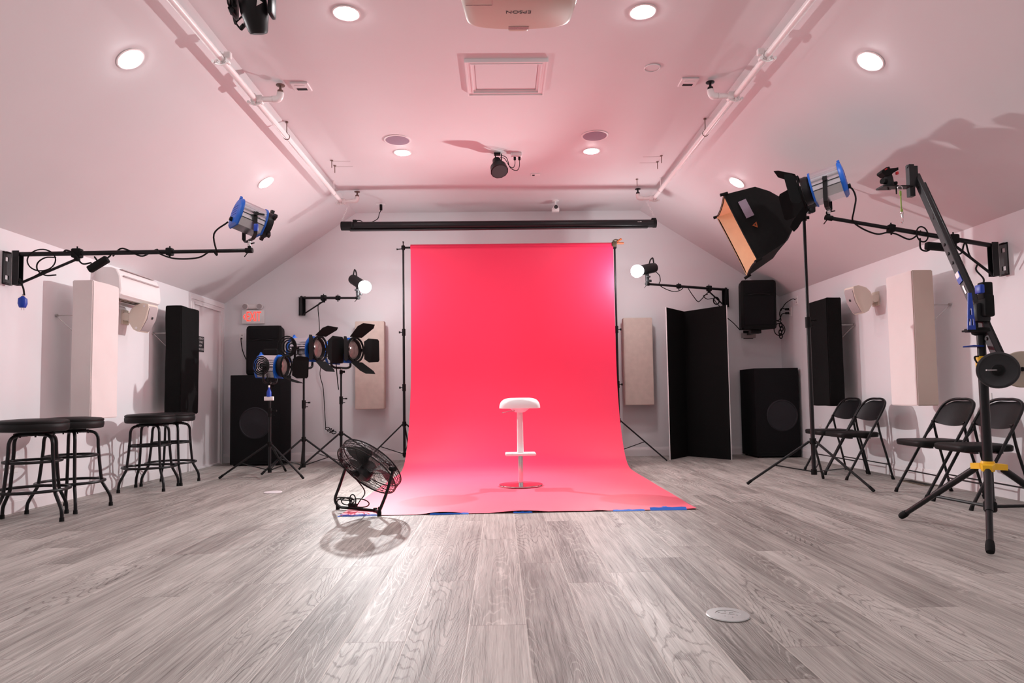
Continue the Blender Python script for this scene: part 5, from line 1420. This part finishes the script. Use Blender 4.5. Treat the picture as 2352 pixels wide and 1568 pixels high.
MB().prism([V((bx-.03+.0, 0-.04, zb-.098)), V((bx+.03, -.05, zb-.090)), V((bx+.095, -.04, zb-.094)), V((bx+.095, .03, zb-.094)), V((bx+.03, .04, zb-.090))], (0, 0, .005)).build('balance_plate', 'navy', o, smooth=0, label='thin blue plate')
st_ = tipl.lerp(lowl, .60)-nx*.020
MB().box(st_, (.075, .004, .04), R3).build('sticker', 'navy', o, smooth=0, label='blue and white sticker on the boom')
MB().box(st_-nx*.001-dl*.02, (.04, .004, .032), R3).build('sticker', 'white', o, smooth=0)
gz = tipl.lerp(lowl, .44)-nx*.018
MB().box(tipl.lerp(lowl, .66)-nx*.0172, (.06, .002, .014), R3).build('worn_lettering', 'steel', o, smooth=0)
# counterweights
wc = atY(2292, 850, 3.60)-O_
ax = V((.80, -.60, .0)).normalized(); ax = V((-.55, -.83, 0)).normalized()
MB().lathe(wc, [(.012, -.02), (.03, -.021), (.034, -.016), (.080, -.016), (.088, -.022), (.098, -.020), (.100, -.012), (.100, .012), (.098, .020), (.088, .022), (.080, .016), (.034, .016), (.03, .021), (.012, .02)], ax, 48).build('weight_disc', 'grey', o, label='black weight disc')
wc2 = atY(2347, 848, 3.72)-O_
MB().lathe(wc2, [(.012, -.02), (.03, -.022), (.045, -.016), (.085, -.016), (.093, -.022), (.101, -.020), (.103, -.012), (.103, .012), (.098, .020), (.012, .02)], ax, 48).build('weight_disc', 'iron', o, label='bare cream coloured weight disc')
MB().cyl(wc+ax*.05, wc-ax*.06, .0125, n=14).cyl(wc2+ax*.04, wc2-ax*.04, .0125, n=14).cyl(wc.lerp(wc2, .0)-ax*.03, wc2-ax*.02, .013, n=12).cyl(lowl, wc-ax*.03, .018, n=12).lathe(wc, [(.03, .02), (.03, .035), (.015, .04)], ax, 18).build('weight_bar', 'rubber', o)
MB().cyl(wc+ax*.04, wc+ax*.045+V((-.075, -.01, 0)), .0035, n=8).build('bar_handle', 'steel', o)
# little lanyard
la = atY(2067, 432, 4.36)
mb = MB().cyl(V((0, 0, 0)), V((0, 0, -.01)), .002, n=6)
o = thing('lanyard', la, 'green strap with a silver snap hook dangling from the jib head plate', 'strap')
MB().ring((0, 0, .0), .016, .003, (0, 1, 0), 16, 6).build('ring', 'chrome', o)
MB().rbox((.002, 0, -.035), (.014, .008, .035), .003).box((.003, 0, -.095), (.007, .004, .11)).rbox((.005, 0, -.152), (.015, .009, .018), .003).build('strap', 'lime', o)
MB().ring((.006, 0, -.168), .010, .0026, (0, 1, 0), 12, 6).cyl((.007, 0, -.178), (.008, 0, -.205), .007, .005, n=10).tube([(.008, 0, -.205), (.014, 0, -.222), (.006, 0, -.238), (-.002, 0, -.228)], .003, 6, 3).build('snap_hook', 'chrome', o)

for c_, p_ in ADOPT: adopt(c_, p_)
